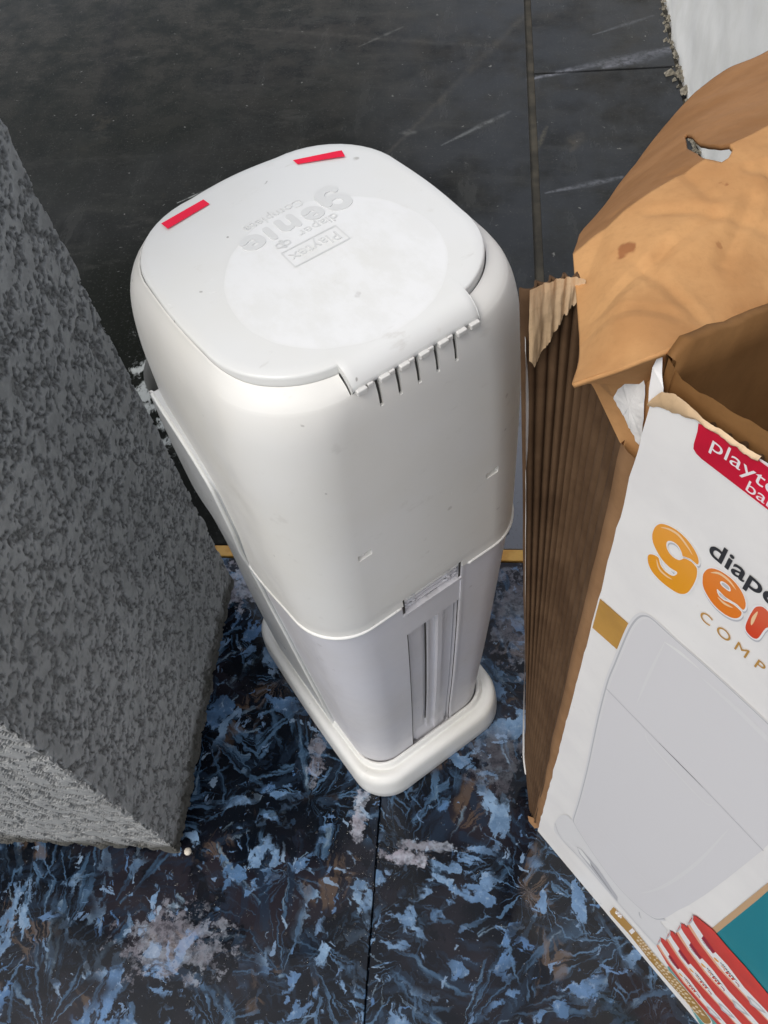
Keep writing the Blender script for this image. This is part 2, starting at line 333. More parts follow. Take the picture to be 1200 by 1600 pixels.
for k in range(5):
    a = R(90*k/4); prof.append((x1-.006+.006*math.cos(a), y1-.006+.006*math.sin(a), math.cos(a), math.sin(a)))
for x in np.linspace(x1-.01, x0, 40): prof.append((x, y1, 0, 1))
nc = len(prof)
for z in zs:
    for (x, y, nx, ny_) in prof:
        s, k_ = stucco((x-y) if nx < .7 else y+9.3, z, .8 if ny_ < -.6 else 0.); SK.append(k_)
        rag = .0025*fbm(z*30, x*5+y*5, 2.2, 3) if 0 < abs(nx) < 1 else 0
        low = .006*max(0, 1-z/.02)*fbm(x*25+y*25, 1, 5)
        V.append((x+nx*(s+rag-low)-cx, y+ny_*(s+rag-low)-cy, z))
sh_ = mesh('pillar_shaft', V, grid_faces(len(zs), nc), M['pillar'], pil, False); at_ = sh_.data.attributes.new('skin', 'FLOAT', 'POINT'); at_.data.foreach_set('value', SK)
boxm('pillar_core', x0-cx, x1-.03-cx, y0+.03-cy, y1-.03-cy, 0, H-.01, M['pillar'], pil)
pb = bmesh.new(); bmesh.ops.create_icosphere(pb, subdivisions=3, radius=.0042)
for v in pb.verts: v.co *= 1+.18*fbm(v.co.x*250, v.co.y*250, v.co.z*250); v.co.z *= .8
me = bpy.data.meshes.new('pebble'); pb.to_mesh(me); pb.free(); me.materials.append(M['pebble'].m); [setattr(p, 'use_smooth', True) for p in me.polygons]
o = bpy.data.objects.new('pebble', me); COL.objects.link(o); o.location = (-.3378, .1815, .0032); pr(o, 'small cream pebble on the blue floor at the front corner of the pillar', 'pebble')

# water beads on the blue tiles
V, F = [], []
def bead(x, y, r):
    o = len(V); N = 8
    for k, (q, h) in enumerate(((1, 0), (.8, .28), (.45, .45))):
        for j in range(N): V.append((x+r*q*math.cos(j*6.283/N), y+r*q*math.sin(j*6.283/N), .0002+r*h))
    V.append((x, y, .0002+r*.5))
    for k in range(2):
        for j in range(N): F.append((o+k*N+j, o+k*N+(j+1) % N, o+(k+1)*N+(j+1) % N, o+(k+1)*N+j))
    for j in range(N): F.append((o+2*N+j, o+2*N+(j+1) % N, o+3*N))
for k in range(900):
    if k < 420: x, y = rng.normal(-.125, .025), rng.normal(.185, .05)
    elif k < 640: x, y = rng.normal(-.27, .06), rng.normal(.12, .06)
    else: x, y = rng.uniform(-.4, .2), rng.uniform(-.02, .5)
    if x < -.34 and y > .17: continue
    lx = (x+.125)*.774+(y-.405)*.633; ly = -(x+.125)*.633+(y-.405)*.774
    if abs(lx) < .11 and -.145 < ly < .2: continue
    bead(x, y, min(.0022, .0004+rng.exponential(.0005)))
pr(mesh('water_beads', V, F, M['water'], None, True), 'clear water beads scattered over the blue tiles', 'water', kind='stuff')

# outlines of the printed shapes on the front of the box, metres along the front and up
G = [(0.0195,0.6629),(0.0192,0.6671),(0.0199,0.6721),(0.0221,0.6763),(0.0256,0.6788),(0.0302,0.6803),(0.0352,0.68),(0.0398,0.6779),(0.043,0.6751),(0.0447,0.6718),(0.0446,0.6694),(0.0432,0.6693),(0.0407,0.6692),(0.038,0.6676),(0.0368,0.6667),(0.0359,0.6684),(0.0334,0.6709),(0.0305,0.671),(0.0281,0.6691),(0.0274,0.6663),(0.0283,0.6632),(0.0305,0.6611),(0.0332,0.6607),(0.0358,0.6618),(0.0371,0.6642),(0.0381,0.6663),(0.0411,0.6678),(0.0437,0.6675),(0.0454,0.666),(0.0466,0.6606),(0.0467,0.6536),(0.046,0.6458),(0.0441,0.6407),(0.0409,0.6376),(0.0359,0.636),(0.0306,0.6356),(0.0253,0.6371),(0.022,0.641),(0.0207,0.6456),(0.0218,0.649),(0.0247,0.6512),(0.0264,0.651),(0.0282,0.6477),(0.0314,0.6458),(0.0355,0.6468),(0.0373,0.65),(0.0371,0.6526),(0.0333,0.6514),(0.0285,0.6521),(0.0237,0.6554),(0.0208,0.6591)]
E = [(0.0497,0.6619),(0.0488,0.6666),(0.0496,0.672),(0.0521,0.6758),(0.0566,0.6781),(0.0617,0.6784),(0.0664,0.6763),(0.0698,0.6725),(0.0713,0.6686),(0.0712,0.6655),(0.0701,0.6651),(0.0677,0.6655),(0.0645,0.6645),(0.0617,0.6638),(0.0589,0.6643),(0.0572,0.6645),(0.0576,0.6628),(0.0594,0.6609),(0.062,0.6609),(0.0638,0.6621),(0.0666,0.6634),(0.0692,0.6634),(0.071,0.6629),(0.0715,0.6602),(0.0706,0.6565),(0.0681,0.6534),(0.0638,0.6517),(0.0587,0.6521),(0.0541,0.6549),(0.0512,0.658)]
EH = [(0.057,0.6704),(0.0574,0.672),(0.0594,0.6729),(0.0616,0.6725),(0.0627,0.6706),(0.0618,0.6693),(0.0595,0.669),(0.0576,0.6694)]
gold = [(0.109,0.0264),(0.109,0.0445),(0.111,0.0517),(0.1278,0.0569),(0.1432,0.0573),(0.162,0.0529),(0.1791,0.0544),(0.1961,0.0592),(0.2134,0.0611),(0.228,0.0586),(0.2346,0.0522),(0.2362,0.0349),(0.235,0.0188),(0.2308,0.0165),(0.2134,0.0176),(0.1897,0.0121),(0.1644,0.0096),(0.1361,0.0167),(0.1116,0.0083)]
teal2 = [(0.1818,0.0639),(0.1824,0.079),(0.1992,0.0749),(0.2265,0.0671),(0.2478,0.0536),(0.2404,0.0498),(0.2325,0.058),(0.2097,0.065)]
cas = [(0.1545,0.2667),(0.1562,0.2718),(0.1699,0.2823),(0.1843,0.2801),(0.201,0.2804),(0.2228,0.2765),(0.2415,0.2793),(0.2715,0.2001),(0.2456,0.2128),(0.2171,0.2057),(0.1922,0.2087),(0.1754,0.2144),(0.1599,0.2291),(0.1582,0.2317)]
band = [(0.1567,0.2579),(0.158,0.2358),(0.1634,0.23),(0.1749,0.2228),(0.1955,0.2162),(0.2127,0.2193),(0.2377,0.2228),(0.261,0.228),(0.2556,0.2422),(0.2313,0.2411),(0.2135,0.238),(0.1955,0.2449),(0.1838,0.2438),(0.1841,0.2354),(0.171,0.2393),(0.17,0.2491),(0.1613,0.2538)]
tag = [(0.1703,0.2496),(0.1835,0.2433),(0.1837,0.2344),(0.171,0.2399)]
pod = [(0.2196,0.2276),(0.2223,0.2325),(0.2287,0.2363),(0.2355,0.2363),(0.2325,0.2253),(0.2266,0.2173)]
def offset(pts, d):
    A = sum(p[0]*q[1]-q[0]*p[1] for p, q in zip(pts, pts[1:]+pts[:1])); s = 1 if A > 0 else -1; out = []; n = len(pts)
    for k in range(n):
        p, q, r_ = Vector(pts[k-1]), Vector(pts[k]), Vector(pts[(k+1) % n]); a = (q-p).normalized(); b = (r_-q).normalized(); m_ = Vector((a.y+b.y, -a.x-b.x))*s
        out.append(tuple(q+m_.normalized()*d if m_.length > 1e-4 else q))
    return out
def smooth(pts, closed=True, k=4):
    A = np.array(pts); n = len(A); out = []
    for i in range(n if closed else n-1):
        g = (lambda q: A[q % n]) if closed else (lambda q: A[min(max(q, 0), n-1)])
        p0, p1, p2, p3 = g(i-1), g(i), g(i+1), g(i+2)
        for t in np.arange(k)/k: out.append(tuple(.5*(2*p1+(p2-p0)*t+(2*p0-5*p1+4*p2-p3)*t*t+(3*p1-p0-3*p2+p3)*t**3)))
    if not closed: out.append(tuple(A[-1]))
    return out
G_ = smooth(G, k=3); E_ = smooth(E, k=3); EH_ = smooth(EH, k=3)
Nl = [(.0750, .6740), (.0746, .6690), (.0748, .6616), (.0756, .6554), (.0774, .6529), (.0802, .6525), (.082, .654), (.0826, .6573), (.0828, .6660), (.0850, .6690), (.0880, .6685), (.0893, .6650), (.0893, .6560), (.0910, .6530), (.0950, .6527), (.0972, .6550), (.0975, .6680), (.0955, .6740), (.0905, .6765), (.0850, .6750), (.0825, .6735), (.0815, .6765), (.0775, .6775)]
N_ = smooth(Nl, k=3); I_ = [(.1015+.0085*(.5+.5*math.copysign(abs(math.cos(a))**.5, math.cos(a))), .6645+.012*math.copysign(abs(math.sin(a))**.5, math.sin(a))) for a in np.linspace(0, 6.2832, 28)[:-1]]

# ------------------------------------------------------------------ white diaper pail
pail = empty('diaper_pail', (-.125, .405, 0), R(39.3))
pr(pail, 'tall white plastic nappy bin with two red stickers on its embossed lid', 'nappy bin')
SL = [-.0253, -.0135, -.0015, .0105, .0225]
def column_xs(feat, step=.0028, ext=.060):
    xs = list(np.arange(-ext, ext+1e-6, step))
    xs = [x for x in xs if all(abs(x-f) > .0006 for f in feat)]
    return sorted(xs+list(feat))
def outline(xl, xr, yb, yf, r, bx, nside=14, narc=12, bulge=.0012):
    """closed counter-clockwise rounded outline; the back columns keep their own x"""
    P = []
    def back(x):
        d = max(x-(xr-r), (xl+r)-x, 0); return yb+r-math.sqrt(max(r*r-d*d, 0))
    for x in bx: P.append((x, back(x)))
    a0 = math.asin(min(1, max(0, (bx[-1]-(xr-r))/r)))
    for k in range(1, narc+1):
        a = a0+(math.pi/2-a0)*k/narc; P.append((xr-r+r*math.sin(a), yb+r-r*math.cos(a)))
    for k in range(1, nside): f = k/nside; P.append((xr+bulge*math.sin(math.pi*f), yb+r+(yf-yb-2*r)*f))
    for k in range(narc+1): a = math.pi/2*k/narc; P.append((xr-r+r*math.cos(a), yf-r+r*math.sin(a)))
    for k in range(1, nside): f = k/nside; P.append((xr-r+(xl-xr+2*r)*f, yf+bulge*2*math.sin(math.pi*f)))
    for k in range(narc+1): a = math.pi/2*k/narc; P.append((xl+r-r*math.sin(a), yf-r+r*math.cos(a)))
    for k in range(1, nside): f = k/nside; P.append((xl-bulge*math.sin(math.pi*f), yf-r+(yb-yf+2*r)*f))
    a1 = math.asin(min(1, max(0, ((xl+r)-bx[0])/r)))
    for k in range(narc): a = math.pi/2+(a1-math.pi/2)*k/narc; P.append((xl+r-r*math.sin(a), yb+r-r*math.cos(a)))
    return P
UP = [(.36, -.0935, .0935, -.1365, .090, .040), (.455, -.0985, .0975, -.1425, .078, .043), (.56, -.1003, .0965, -.1458, .062, .045), (.64, -.0998, .0940, -.1480, .050, .047),
      (.675, -.0978, .0912, -.1482, .044, .049), (.693, -.0950, .0880, -.1474, .0405, .051), (.703, -.0914, .0840, -.1446, .0370, .052),
      (.7085, -.0885, .0800, -.1404, .0338, .0525), (.7108, -.0874, .0785, -.1378, .0322, .0527)]
LO = [(.03, -.083, .083, -.107, .130, .036), (.06, -.0845, .0845, -.1085, .125, .037), (.20, -.0885, .0885, -.1215, .115, .039), (.36, -.0922, .0922, -.1345, .088, .040), (.46, -.0967, .0967, -.1408, .077, .042)]
def seam(y): return .455-.027*sst((y+.115)/.09)-.01*sst((y+.02)/.08)

# upper body
ef = .0003; feat = []
for s in SL: feat += [s-.0011, s-.0008, s+.0008, s+.0011]
for a, b in ((-.0562, -.0466), (.0458, .0554)): feat += [a-ef, a, b, b+ef]
feat += [-.0408, -.0404, .0392, .0396, -.0287, -.0284, .0263, .0266]
bx = column_xs(feat, .0028, .060)
zr = sorted(set([.0]+[round(z, 5) for z in np.arange(.47, .70, .006) if all(abs(z-q) > .0008 for q in (.5552, .5555, .5612, .5615, .6832, .6835))]+[.5552, .5555, .5612, .5615, .6832, .6835, .700, .7003, .702, .704, .706, .7075, .7085, .7095, .7103, .7108]))
rows = [.0, .0012, .0098, .0101]+zr[1:]
V = []; nc = None
def up_depth(x, y, z):
    if y > -.09: return 0
    d = 0
    if z < .0100 and -.0286 < x < .0265: return .0050
    if z > .6833:
        for s in SL:
            if abs(x-s) < .00095: d = .006
    for a, b in ((-.0562, -.0466), (.0458, .0554)):
        if a-.0001 < x < b+.0001 and .5553 < z < .5614:
            d = .0034 if abs(x-(a+b)/2) > .0012 else .0014
    if -.0406 < x < .0394 and z > .7001: d = max(d, .0065)
    return d
for i, zz in enumerate(rows):
    ol = None
    zt = zz if i > 3 else .455
    ol = outline(*crom(zt, UP), bx)
    for (x, y) in ol:
        z = zz
        if i <= 3: z = seam(y)+zz
        elif zz < .53: z = zz+(seam(y)-.455)*(.53-zz)/.06 if zz > .47 else seam(y)+.0101+(zz-.4651)
        if i == 0: x, y = x*.985, y+.0016*(1 if y < 0 else -1)
        if zz > .7: z -= .0034*sst((-.088-y)/.03)*(zz-.70)/.0108
        d = up_depth(x, y, zz)
        V.append((x, y+d, z-(.004 if (d >= .0065 and zz > .7) else 0)))
    nc = len(ol)
# inner lip: down into the lid gap
for dz, sc in ((.0004, .992), (-.006, .985)):
    ol = outline(*crom(.7108, UP), bx)
    for (x, y) in ol:
        z = .7108+dz-.0034*sst((-.088-y)/.03); q = (x*sc, (y+.053)*sc-.053)
        V.append((q[0], q[1]+(.006 if -.0406 < x < .0394 and y < -.09 else 0), z-(.004 if -.0406 < x < .0394 and y < -.09 else 0)))
body = mesh('upper_body', V, grid_faces(len(rows)+2, nc, True), M['body'], pail, True)
def sharpen(o, ang=40):
    bm = bmesh.new(); bm.from_mesh(o.data); a = R(ang)
    for e in bm.edges:
        if len(e.link_faces) == 2 and e.calc_face_angle(0) > a: e.smooth = False
    bm.to_mesh(o.data); bm.free()
sharpen(body)
for s in SL:
    V = []
    for k in range(7):
        z = .6836+(.7005-.6836)*k/6; a = crom(z, UP); V += [(s-.0009, a[2]+.0016, z), (s+.0009, a[2]+.0016, z)]
    mesh('hinge_slit_shade', V, [(2*k, 2*k+1, 2*k+3, 2*k+2) for k in range(6)], M['gap'], body)  # dark strip added as the shade deep in each slit
# dark cavity under the lid gap
ol = outline(*crom(.7108, UP), bx); V = [(x*.99, (y+.053)*.99-.053+(.008 if y < -.09 else 0), .7045-.004*sst((-.088-y)/.03)) for x, y in ol]+[(0, -.053, .7045)]; n = len(ol)
mesh('rim_floor', V, [(k, (k+1) % n, n) for k in range(n)], M['body'], pail)

# lower bin
PX0, PX1 = -.0262, .0262
feat = [-.0250, -.0248, .0249, .0251, -.0287, -.0284, -.0257, -.0254, .0241, .0244, .0263, .0266, .0288, .0291, -.0042, -.0039, .0059, .0062, PX0-ef, .0052, .0056, .0103, .0107, -.0062, -.0035, -.0010, .0016, -.0222, .0218]
feat = sorted(set(feat)); bx2 = column_xs(feat, .003, .058)
zf = [.0440, .0446, .0454, .0458, .0500, .062, .075, .3943, .3950, .4333, .4337, .4365, .4369, .4374, .4407, .4410, .4424, .4427, .4470, .4473, .4494, .4497, .4552]
rows = [z for z in np.arange(.03, .45, .006) if all(abs(z-q) > .001 for q in zf)]+zf; rows = sorted(rows)
def lo_depth(x, z):
    if PX0-.0002 < x < .0264 and .0443 < z < .3947:
        d = .0056
        if x < -.0249 or x > .0250 or z < .0455: return .011
        if .0054 < x < .0105: d = .0014
        elif -.0036 < x < -.0008: d = .0036
        elif -.0063 < x < -.0035: d = .0062
        if z < .075 and -.0222 < x < .0218: d = min(d, .0015+.0037*(z-.044)/.031)
        return d
    if .0264 < x < .0289 and .0443 < z < .4552: return -.0009
    if -.0286 < x < .0265 and .4335 < z < .4367: return -.0011
    if -.0286 < x < .0265 and z >= .4367:
        if x < -.0255 or x > .0242: return .011
        if -.0041 < x < .0061 and z < .4409: return .012
        if .4408 < z < .4426 or .4471 < z < .4496: return .0018
        if (abs(x+.017) < .0025 or abs(x-.015) < .0025) and z > .442: return .001
        return .0042
    return 0
V = []
for z0 in rows:
    ol = outline(*crom(z0, LO), bx2)
    for (x, y) in ol:
        f = (z0-.03)/(.4552-.03); z = .03+(seam(y)+.003-.03)*f if y > -.105 else z0+(.003*sst((z0-.4498)/.005))
        d = lo_depth(x, z0) if y < -.095 else 0
        V.append((x, y+d, z))
lower = mesh('lower_bin', V, grid_faces(len(rows), len(ol), True), M['bin'], pail, True); sharpen(lower)

# dark strips added as shade in the latch slot and panel grooves
def gap(x0, x1, z0, z1, d0, slant=0.):  # lays one dark strip as shade, no real opening
    V = []; n_ = 24
    for k in range(n_+1):
        z = z0+(z1-z0)*k/n_; a = crom(z, LO)
        for x in (x0, x1): V.append((x+slant*(1-k/n_), a[2]+d0, z))
    mesh('panel_gap_shade', V, [(2*k, 2*k+1, 2*k+3, 2*k+2) for k in range(n_)], M['gap'], lower)
gap(-.0282, -.0262, .4375, .4640, .0002); gap(.0243, .0263, .4375, .4640, .0002); gap(-.0040, .0060, .4375, .4407, .0030)
gap(-.0260, -.0249, .0455, .3925, .0012); gap(.0251, .0262, .0455, .3925, .0012); gap(-.0255, -.010, .0445, .0462, .0008); gap(.013, .0255, .0445, .0462, .0008); gap(-.0060, -.0042, .10, .385, .0050)
# thin upward-facing lip where the two shells meet
V = []; olr = outline(*crom(.455, UP), bx2)
for (o_, dz) in ((-.0010, .0020), (.0004, .0014), (.0011, .0006), (.0011, -.0004), (.0002, -.0012), (-.0016, -.0014)):
    a = crom(.455, UP); a = [a[0]-o_, a[1]+o_, a[2]-o_, a[3]+o_, a[4]]
    for (x, y) in outline(*a, bx2):
        cut = .004 if (-.0290 < x < .0292 and y < -.1) else 0
        V.append((x, y+cut, seam(y)+.0008+dz))
mesh('seam_lip', V, grid_faces(6, len(olr), True, True), M['base'], pail, True)

# lid
LX = (-.0864, .0776, -.1366, .0312, .0525)
bxl = column_xs([-.0400, .0388], .004, .050)
ol = outline(*LX, bxl, bulge=.0014); cxl, cyl = -.0044, -.053; V = []
prof = [(1, .7070), (1, .7116), (.9975, .7126), (.993, .7131), (.985, .7135)]+[(s, .7135+.0026*(1-(s/.985)**2)) for s in (.93, .85, .75, .65, .55, .45, .35, .25, .15, .06)]
for s, z in prof:
    for x, y in ol: V.append(((x-cxl)*s+cxl, (y-cyl)*s+cyl, z))
n = len(ol); F = grid_faces(len(prof), n, True); F.append(tuple(range((len(prof)-1)*n, len(prof)*n)))
lid = mesh('lid', V, F, M['lid'], pail, True); sharpen(lid, 60)
def lid_z(x, y): s = max(abs((x-cxl)/.082), abs((y-cyl)/.0838)); return float(np.interp(min(s, 1.), [.06, .15, .25, .35, .45, .55, .65, .75, .85, .93, .985, .993, 1.], LZ))
LZ = [.7135+.0026*(1-(s/.985)**2) for s in (.06, .15, .25, .35, .45, .55, .65, .75, .85, .93, .985)]+[.7131, .7120]
# flap of the lid that curls down to the hinge line
tp = [(-.1180, None, -.0006), (-.1240, None, -.0001), (-.1290, None, .00012), (-.1330, None, .0002), (-.1362, .7136, 0), (-.1392, .7127, 0), (-.1420, .7109, 0), (-.1445, .7082, 0), (-.1462, .7050, 0), (-.1468, .7030, 0)]
xs = np.linspace(-.0398, .0386, 40); V = []
def tab_z(x, y, z, o): return lid_z(x, y)+o if z is None else z
for (y, z, o) in tp:
    for x in xs:
        e = min(x+.0398, .0386-x); g = sst((-.1345-y)/.003); V.append((x, y+.0005*g*sst(1-e/.002), tab_z(x, y, z, o)-.0007*g*sst(1-e/.0015)))
for (y, z, o) in reversed(tp):
    for x in xs: V.append((x, y+.0016, tab_z(x, y, z, o)-.0030))
tp = [(y, tab_z(0, y, z, o)) for y, z, o in tp[4:]]
flap = mesh('hinge_flap', V, grid_faces(20, len(xs), flip=True), M['lid'], pail, True); sharpen(flap, 60)
k = len(tp)
for xx in (-.0398, .0386):
    V2 = []
    for (y, z) in tp: V2.append((xx, y, z-.0006)); V2.append((xx, y+.0018, z-.0050))
    mesh('flap_side', V2, [(2*q, 2*q+1, 2*q+3, 2*q+2) for q in range(k-1)], M['lid'], flap)
cz = [-.0352, -.0215, -.0094, .0026, .0146, .0262, .0345]
kn = boxm('hinge_knuckle', -.0030, .0030, -.0020, .0024, -.0017, .0017, M['rod'], pail, .0006); kn.location = (cz[0], -.1470, .7012)
for x in cz[1:]: clone(kn, pail, (x, -.1470, .7012))
k2 = boxm('hinge_spacer', -.0017, .0017, -.0014, .0022, -.0014, .0014, M['rod'], pail, .0005); k2.location = (-.0296, -.1465, .7014)
for x in (-.0168, -.0048, .0072, .0192): clone(k2, pail, (x, -.1465, .7014))

# lid lettering, raised, reads from the front of the pail
def text_mesh(name, txt, size, mat, parent, mw, extrude=.0, offset=0., spacing=1., align='CENTER', bevel=0.):
    cu = bpy.data.curves.new(name, 'FONT'); cu.body = txt; cu.size = size; cu.align_x = align; cu.align_y = 'CENTER'; cu.extrude = extrude; cu.offset = offset; cu.space_character = spacing; cu.resolution_u = 6
    cu.bevel_depth = bevel
    tmp = bpy.data.objects.new('tmp', cu); COL.objects.link(tmp); bpy.context.view_layer.update()
    me = bpy.data.meshes.new_from_object(tmp.evaluated_get(bpy.context.evaluated_depsgraph_get())); me.name = name
    bpy.data.objects.remove(tmp); bpy.data.curves.remove(cu)
    me.materials.clear(); me.materials.append(mat.m); me.transform(mw)
    o = bpy.data.objects.new(name, me); COL.objects.link(o); o.parent = parent; return o
def lid_text(txt, x, y, size, off=0., sx=1., rot=180., sp=1.):
    mw = Matrix.Translation((x, y, lid_z(x, y)+.00005)) @ Matrix.Rotation(R(rot), 4, 'Z') @ Matrix.Diagonal((sx, 1, 1, 1))
    return text_mesh('lettering', txt, size, M['emboss'], lid, mw, .0003, off, sp)
lid_text('Playtex', -.0024, -.0580, .0108, 0, .98)
lid_text('diaper', .0085, -.0440, .0090, .0, 1.12)
lid_text('Complete', -.0058, -.0195, .0090, .0, 1.05)
def lid_letter(rings, x0, x1, ytop, ybot):
    """raised letter with a soft shoulder; reads towards -x, its head towards the hinge"""
    A = np.array(rings[0]); t0, z0 = A.min(0); t1, z1 = A.max(0); cv = lambda q: (x0+(q[0]-t0)/(t1-t0)*(x1-x0), ytop+(z1-q[1])/(z1-z0)*(ybot-ytop))
    rr_ = [[Vector((*cv(q), 0)) for q in r_] for r_ in rings]; flat = [v for r_ in rr_ for v in r_]; V = [(v.x, v.y, lid_z(v.x, v.y)+.00045) for v in flat]; F = []
    for tr in tessellate_polygon(rr_):
        q0, q1, q2 = (flat[k] for k in tr); F.append(tr if (q1-q0).cross(q2-q0).z > 0 else tr[::-1])
    o = 0; n0 = len(V)
    V += [(v.x, v.y, lid_z(v.x, v.y)-.0004) for v in flat]
    for r_ in rr_:
        k = len(r_)
        for i in range(k): F.append((o+i, o+(i+1) % k, n0+o+(i+1) % k, n0+o+i))
        o += k
    return mesh('lettering', V, F, M['emboss'], lid)
for rings, x0, x1, y0_, y1_ in (([G_], .0357, .0189, -.0420, -.0172), ([E_, EH_], .0178, .0056, -.0396, -.0268), ([N_], .0025, -.0100, -.0385, -.0246), ([I_], -.0137, -.0178, -.0390, -.0257), ([E_, EH_], -.0199, -.0336, -.0390, -.0252)):
    lid_letter(rings, x0, x1, y0_, y1_)
# badge frame and the little round ornament
fr = [(-.0198, -.0653), (.0150, -.0653), (.0150, -.0510), (-.0198, -.0510)]; V, F = [], []
for (ax, ay), (bx_, by_) in zip(fr, fr[1:]+fr[:1]):
    d = Vector((bx_-ax, by_-ay, 0)).normalized(); nrm = Vector((-d.y, d.x, 0))*.00045; o = len(V)
    for (qx, qy) in ((ax, ay), (bx_, by_)):
        for sg in (-1, 1): V.append((qx+nrm.x*sg, qy+nrm.y*sg, lid_z(qx, qy)+.0004))
    F.append((o, o+1, o+3, o+2))
mesh('badge_frame', V, F, M['emboss'], lid)
V, F = [], []
for (x, y, r) in ((-.0128, -.0452, .0023), (-.0172, -.0448, .0023), (-.0150, -.0425, .0014), (-.0150, -.0472, .0013)):
    o = len(V); N = 20
    for k in range(N): a = 6.2832*k/N; V += [(x+r*math.cos(a), y+r*math.sin(a), lid_z(x, y)+.0004), (x+(r-.0008)*math.cos(a), y+(r-.0008)*math.sin(a), lid_z(x, y)+.0004)]
    for k in range(N): F.append((o+2*k, o+2*((k+1) % N), o+2*((k+1) % N)+1, o+2*k+1))
mesh('ornament', V, F, M['emboss'], lid)
def sticker(c):
    V = []; N = 12
    for k in range(N+1):
        f = k/N
        for (a, b) in ((0, 1), (3, 2)): x = c[a][0]+(c[b][0]-c[a][0])*f; y = c[a][1]+(c[b][1]-c[a][1])*f; V.append((x, y, lid_z(x, y)+.0006))
    return mesh('red_sticker', V, [(2*k, 2*k+1, 2*k+3, 2*k+2) for k in range(N)], M['red'], lid, True)
sticker([(-.0579, .0200), (-.0287, .0232), (-.0281, .0162), (-.0572, .0125)]); sticker([(.0303, .0192), (.0571, .0064), (.055, -.0003), (.0302, .0132)])

# base ring with its raised inner lip
BX = (-.1025, .1025, -.1345, .160, .044); bxb = column_xs([], .006, .055); ol0 = outline(*BX, bxb, bulge=.002)
bp = [(.0050, 0), (.0022, .0012), (.0010, .0040), (.0012, .018), (.0022, .034), (.0030, .0415), (.0042, .0455), (.0062, .0480), (.0086, .0490), (.0112, .0488), (.0130, .0478), (.0142, .0470), (.0152, .0475), (.0160, .0515), (.0172, .0545), (.0186, .0552), (.0200, .0535), (.0207, .0480), (.0208, .030)]
V = []
for (d, z) in bp:
    for (x, y) in outline(BX[0]+d, BX[1]-d, BX[2]+d*1.26, BX[3]-d, BX[4]-d*.6, bxb, bulge=.002): V.append((x, y, z))
base = mesh('base_ring', V, grid_faces(len(bp), len(ol0), True), M['base'], pail, True)

# front shell that wraps the lower half from the front; its rear edge is the curved swoosh
SW = [(.04, -.030), (.12, -.030), (.20, -.024), (.28, -.018), (.34, -.012), (.40, -.016), (.46, -.031), (.52, -.044), (.56, -.043), (.585, -.022), (.600, .010), (.606, .035)]
def dims(z):
    a = crom(z, LO) if z < .44 else crom(z, UP)
    if .42 < z < .47: f = (z-.42)/.05; a = [p*(1-f)+q*f for p, q in zip(crom(z, LO), crom(z, UP))]
    return a
NZ, NS = 90, 60; V = []
for i in range(NZ):
    z = .045+(.606-.045)*i/(NZ-1); xl, xr, yb, yf, r = dims(z); ys_ = crom(z, SW)[0]
    o = .0052; row = []
    xl -= o; xr += o; yf += o+.004; r = .045; ys_ = min(ys_, yf-r)
    row.append((xl+.0072, ys_-.0002)); row.append((xl+.0036, ys_-.0004)); row.append((xl+.0016, ys_)); row.append((xl+.0005, ys_+.0012)); row.append((xl+.0002, ys_+.003))
    for k in range(1, 14): row.append((xl, ys_+.003+(yf-r-ys_-.003)*k/13))
    for k in range(1, 15): a = math.pi/2*k/14; row.append((xl+r-r*math.cos(a), yf-r+r*math.sin(a)))
    for k in range(1, 10): row.append((xl+r+(xr-xl-2*r)*k/10, yf))
    m_ = list(reversed([(xl+xr-x, y) for x, y in row[:32]])); row += m_
    V += [(x, y, z) for x, y in row]
nr = len(row)
rimV = []
for i in range(NZ):
    xa, ya, za = V[i*nr+2]
    for k in range(7): q = math.pi*2*k/6; rimV.append((xa-.0006+.0016*math.cos(q), ya+.0006+.0016*math.sin(q), za))
shell = mesh('front_shell', V, grid_faces(NZ, nr, flip=True), M['shell'], pail, True); sharpen(shell, 55)
mesh('shell_rim', rimV, grid_faces(NZ, 7, flip=True), M['base'], shell, True)

# ------------------------------------------------------------------ opened cardboard box (prints are flat sheets on its front)
def kraft(name, a, b, rough=.75, fib=.5):
    t = NT(name, rough, spec=.25); n = t.noise(t.pos, 24, 5, .6); f = t.noise(t.pos, 300, 3, .6)
    c = t.mix(t.ramp(n, .3, .7), a, b); c = t.mix(t.ramp(f, .45, .8, 0, .3*fib), c, tuple(q*.6 for q in a))
    st = t.noise(t.vm('ADD', t.pos, (3, 1, 2)), 10, 3); c = t.mix(t.ramp(st, .62, .72, 0, .25), c, tuple(q*.55 for q in a))
    t.set('Base Color', c); t.bump(t.math('ADD', f, n), .18, .0008); return t
M['kraft'] = kraft('brown_kraft', (.46, .232, .090), (.58, .315, .130))
M['kraft_old'] = kraft('brown_kraft_scuffed', (.25, .135, .062), (.33, .185, .09), .85)
t = M['kraft']; src = t.b.inputs['Base Color'].links[0].from_socket      # two small reddish stains on the lit flap
for (sx, sy, sz, sr, am) in ((.0607, .3031, .755, .0055, .75), (.1081, .3398, .757, .003, .6), (.100, .30, .756, .0022, .4)):
    e = t.vm('DISTANCE', t.vm('ADD', t.pos, t.vm('SCALE', t.vm('SUBTRACT', t.noise(t.pos, 160, 4, col=True), (.5, .5, .5)), sc=.007)), (sx, sy, sz)); src = t.mix(t.ramp(e, sr*.6, sr, am, 0), src, (.24, .075, .025))
t.set('Base Color', src)
M['kraft_shaded'] = kraft('brown_kraft_shaded', (.30, .142, .052), (.38, .19, .078))  # darker copy of kraft: shade on the drooping strip put into the colour
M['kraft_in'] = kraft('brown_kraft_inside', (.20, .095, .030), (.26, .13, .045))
M['flute'] = kraft('corrugated_medium', (.075, .040, .019), (.125, .072, .037), .85)  # dark brown medium, darkened further in place of the shade on this side
